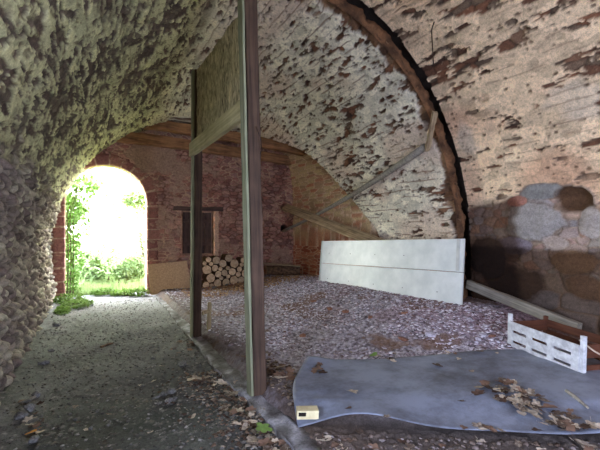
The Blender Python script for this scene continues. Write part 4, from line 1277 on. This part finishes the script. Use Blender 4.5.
bush('garden_shrub', (0.35, 12.4, 0.0), [((0, 0, 0.35), (0.7, 0.4, 0.35)), ((0.6, 0.2, 0.5), (0.5, 0.4, 0.4)), ((-0.5, 0.3, 0.6), (0.4, 0.4, 0.5))], 2400, 0.12, 'low pale green plants just outside the doorway', 'plants', 65)
bush('garden_shrub', (1.6, 13.2, 0.0), [((0, 0, 1.5), (0.5, 0.5, 0.6)), ((0.1, 0.2, 2.5), (0.55, 0.5, 0.4)), ((-0.5, 0.1, 2.7), (0.4, 0.4, 0.3))], 1300, 0.15, 'loose overhanging leafy branches at the upper right outside the doorway', 'shrub', 66)
M['foliage_pale'] = leaf_mat('pale_garden_foliage', lin(150, 168, 118), lin(190, 204, 156), 0.45)
bush('garden_shrub', (0.1, 16.2, 0.1), [((-0.5, 0, 0.9), (0.8, 0.7, 0.8)), ((0.7, 0.3, 1.1), (0.9, 0.7, 0.8)), ((0.0, 0.4, 2.2), (0.9, 0.6, 0.7)), ((1.1, 0.5, 2.7), (0.8, 0.6, 0.7))], 2600, 0.17, 'wide pale sunlit thicket across the garden behind the doorway plants', 'shrub', 67, mat='foliage_pale')
bush('garden_tree', (0.6, 21.0, 0.2), [((0, 0, 2.6), (1.4, 1.2, 1.0)), ((1.2, 0.4, 3.6), (1.0, 1.0, 0.8)), ((-1.0, 0.2, 3.9), (0.9, 0.9, 0.7))], 1500, 0.26, 'pale sunlit tree far beyond the doorway', 'tree', 64)

# ------------------------------------------------------------------ light, world, camera
w = bpy.data.worlds.new('sky'); scene.world = w; w.use_nodes = True
nt = w.node_tree
bg = nt.nodes['Background']
tcw = nt.nodes.new('ShaderNodeTexCoord')
sep = nt.nodes.new('ShaderNodeSeparateXYZ')
nt.links.new(tcw.outputs['Generated'], sep.inputs[0])
crw = nt.nodes.new('ShaderNodeValToRGB')      # blue sky on the open side, paler and greener over the garden
crw.color_ramp.elements[0].position = 0.30; crw.color_ramp.elements[0].color = (0.64, 0.735, 1.0, 1)
crw.color_ramp.elements[1].position = 0.85; crw.color_ramp.elements[1].color = (0.95, 1.0, 0.84, 1)
nt.links.new(sep.outputs['Y'], crw.inputs['Fac'])
nt.links.new(crw.outputs['Color'], bg.inputs['Color'])
bg.inputs['Strength'].default_value = 24.0

def area(name, loc, rot, sx, sy, energy, color, portal=False):
    l = bpy.data.lights.new(name, 'AREA'); l.shape = 'RECTANGLE'; l.size = sx; l.size_y = sy
    l.energy = energy; l.color = color
    if portal: l.cycles.is_portal = True
    o = bpy.data.objects.new(name, l); COL.objects.link(o); o.location = loc; o.rotation_euler = rot
    return o
area('door_portal', (DX, FAR_Y + 0.5, 1.65), (-PI / 2, 0, 0), 1.9, 3.3, 1, (1, 1, 1), True)

# back wall behind the viewer; unseen left window and back gateway are added for fill light
BGX, BGW, BGH = 1.6, 1.0, 2.1
def back_wall():
    xs = np.linspace(-1.8, 6.8, 30); zs = np.linspace(-0.2, 5.8, 20)
    X, Z = np.meshgrid(xs, zs, indexing='ij')
    P = np.stack([X, np.full_like(X, BACK_Y), Z], -1)
    C = np.broadcast_to(lin(150, 130, 112), P.shape).copy()
    xc = (X[:-1, :-1] + X[1:, 1:]) / 2; zc = (Z[:-1, :-1] + Z[1:, 1:]) / 2
    keep = ~((np.abs(xc - BGX) < BGW / 2) & (zc < BGH))
    tag(grid_obj('wall_back', P, C, M['stone'], keep), kind='structure')
back_wall()
area('added_gateway_portal', (BGX, BACK_Y - 0.05, BGH / 2), (PI / 2, 0, 0), BGW, BGH, 1, (1, 1, 1), True)
area('added_window_portal', (-1.05, SWY, SWZ), (0, -PI / 2, 0), SWH, SWW, 1, (1, 1, 1), True)
sun = bpy.data.lights.new('sun', 'SUN'); sun.energy = 8.0; sun.angle = math.radians(2); sun.color = (1, 0.96, 0.86)
so = bpy.data.objects.new('sun', sun); COL.objects.link(so)
so.rotation_euler = Euler((math.radians(38), math.radians(-22), 0))

cam = bpy.data.cameras.new('camera'); co = bpy.data.objects.new('camera', cam); COL.objects.link(co)
cam.sensor_fit = 'HORIZONTAL'; cam.sensor_width = 36.0; cam.lens = 36.0 * F_PX / 600.0
cam.clip_start = 0.05; cam.clip_end = 200
pitch = 0.0
co.location = (0, 0, EYE); co.rotation_euler = (PI / 2 + pitch, 0, -YAW)
cam.shift_y = (HORIZON - 225.0) / 600.0
scene.camera = co

scene.view_settings.view_transform = 'Standard'; scene.view_settings.look = 'None'
scene.view_settings.gamma = 1.0; scene.view_settings.use_curve_mapping = False
scene.view_settings.exposure = 1.12
scene.cycles.use_denoising = True
scene.cycles.diffuse_bounces = 6
scene.cycles.max_bounces = 12
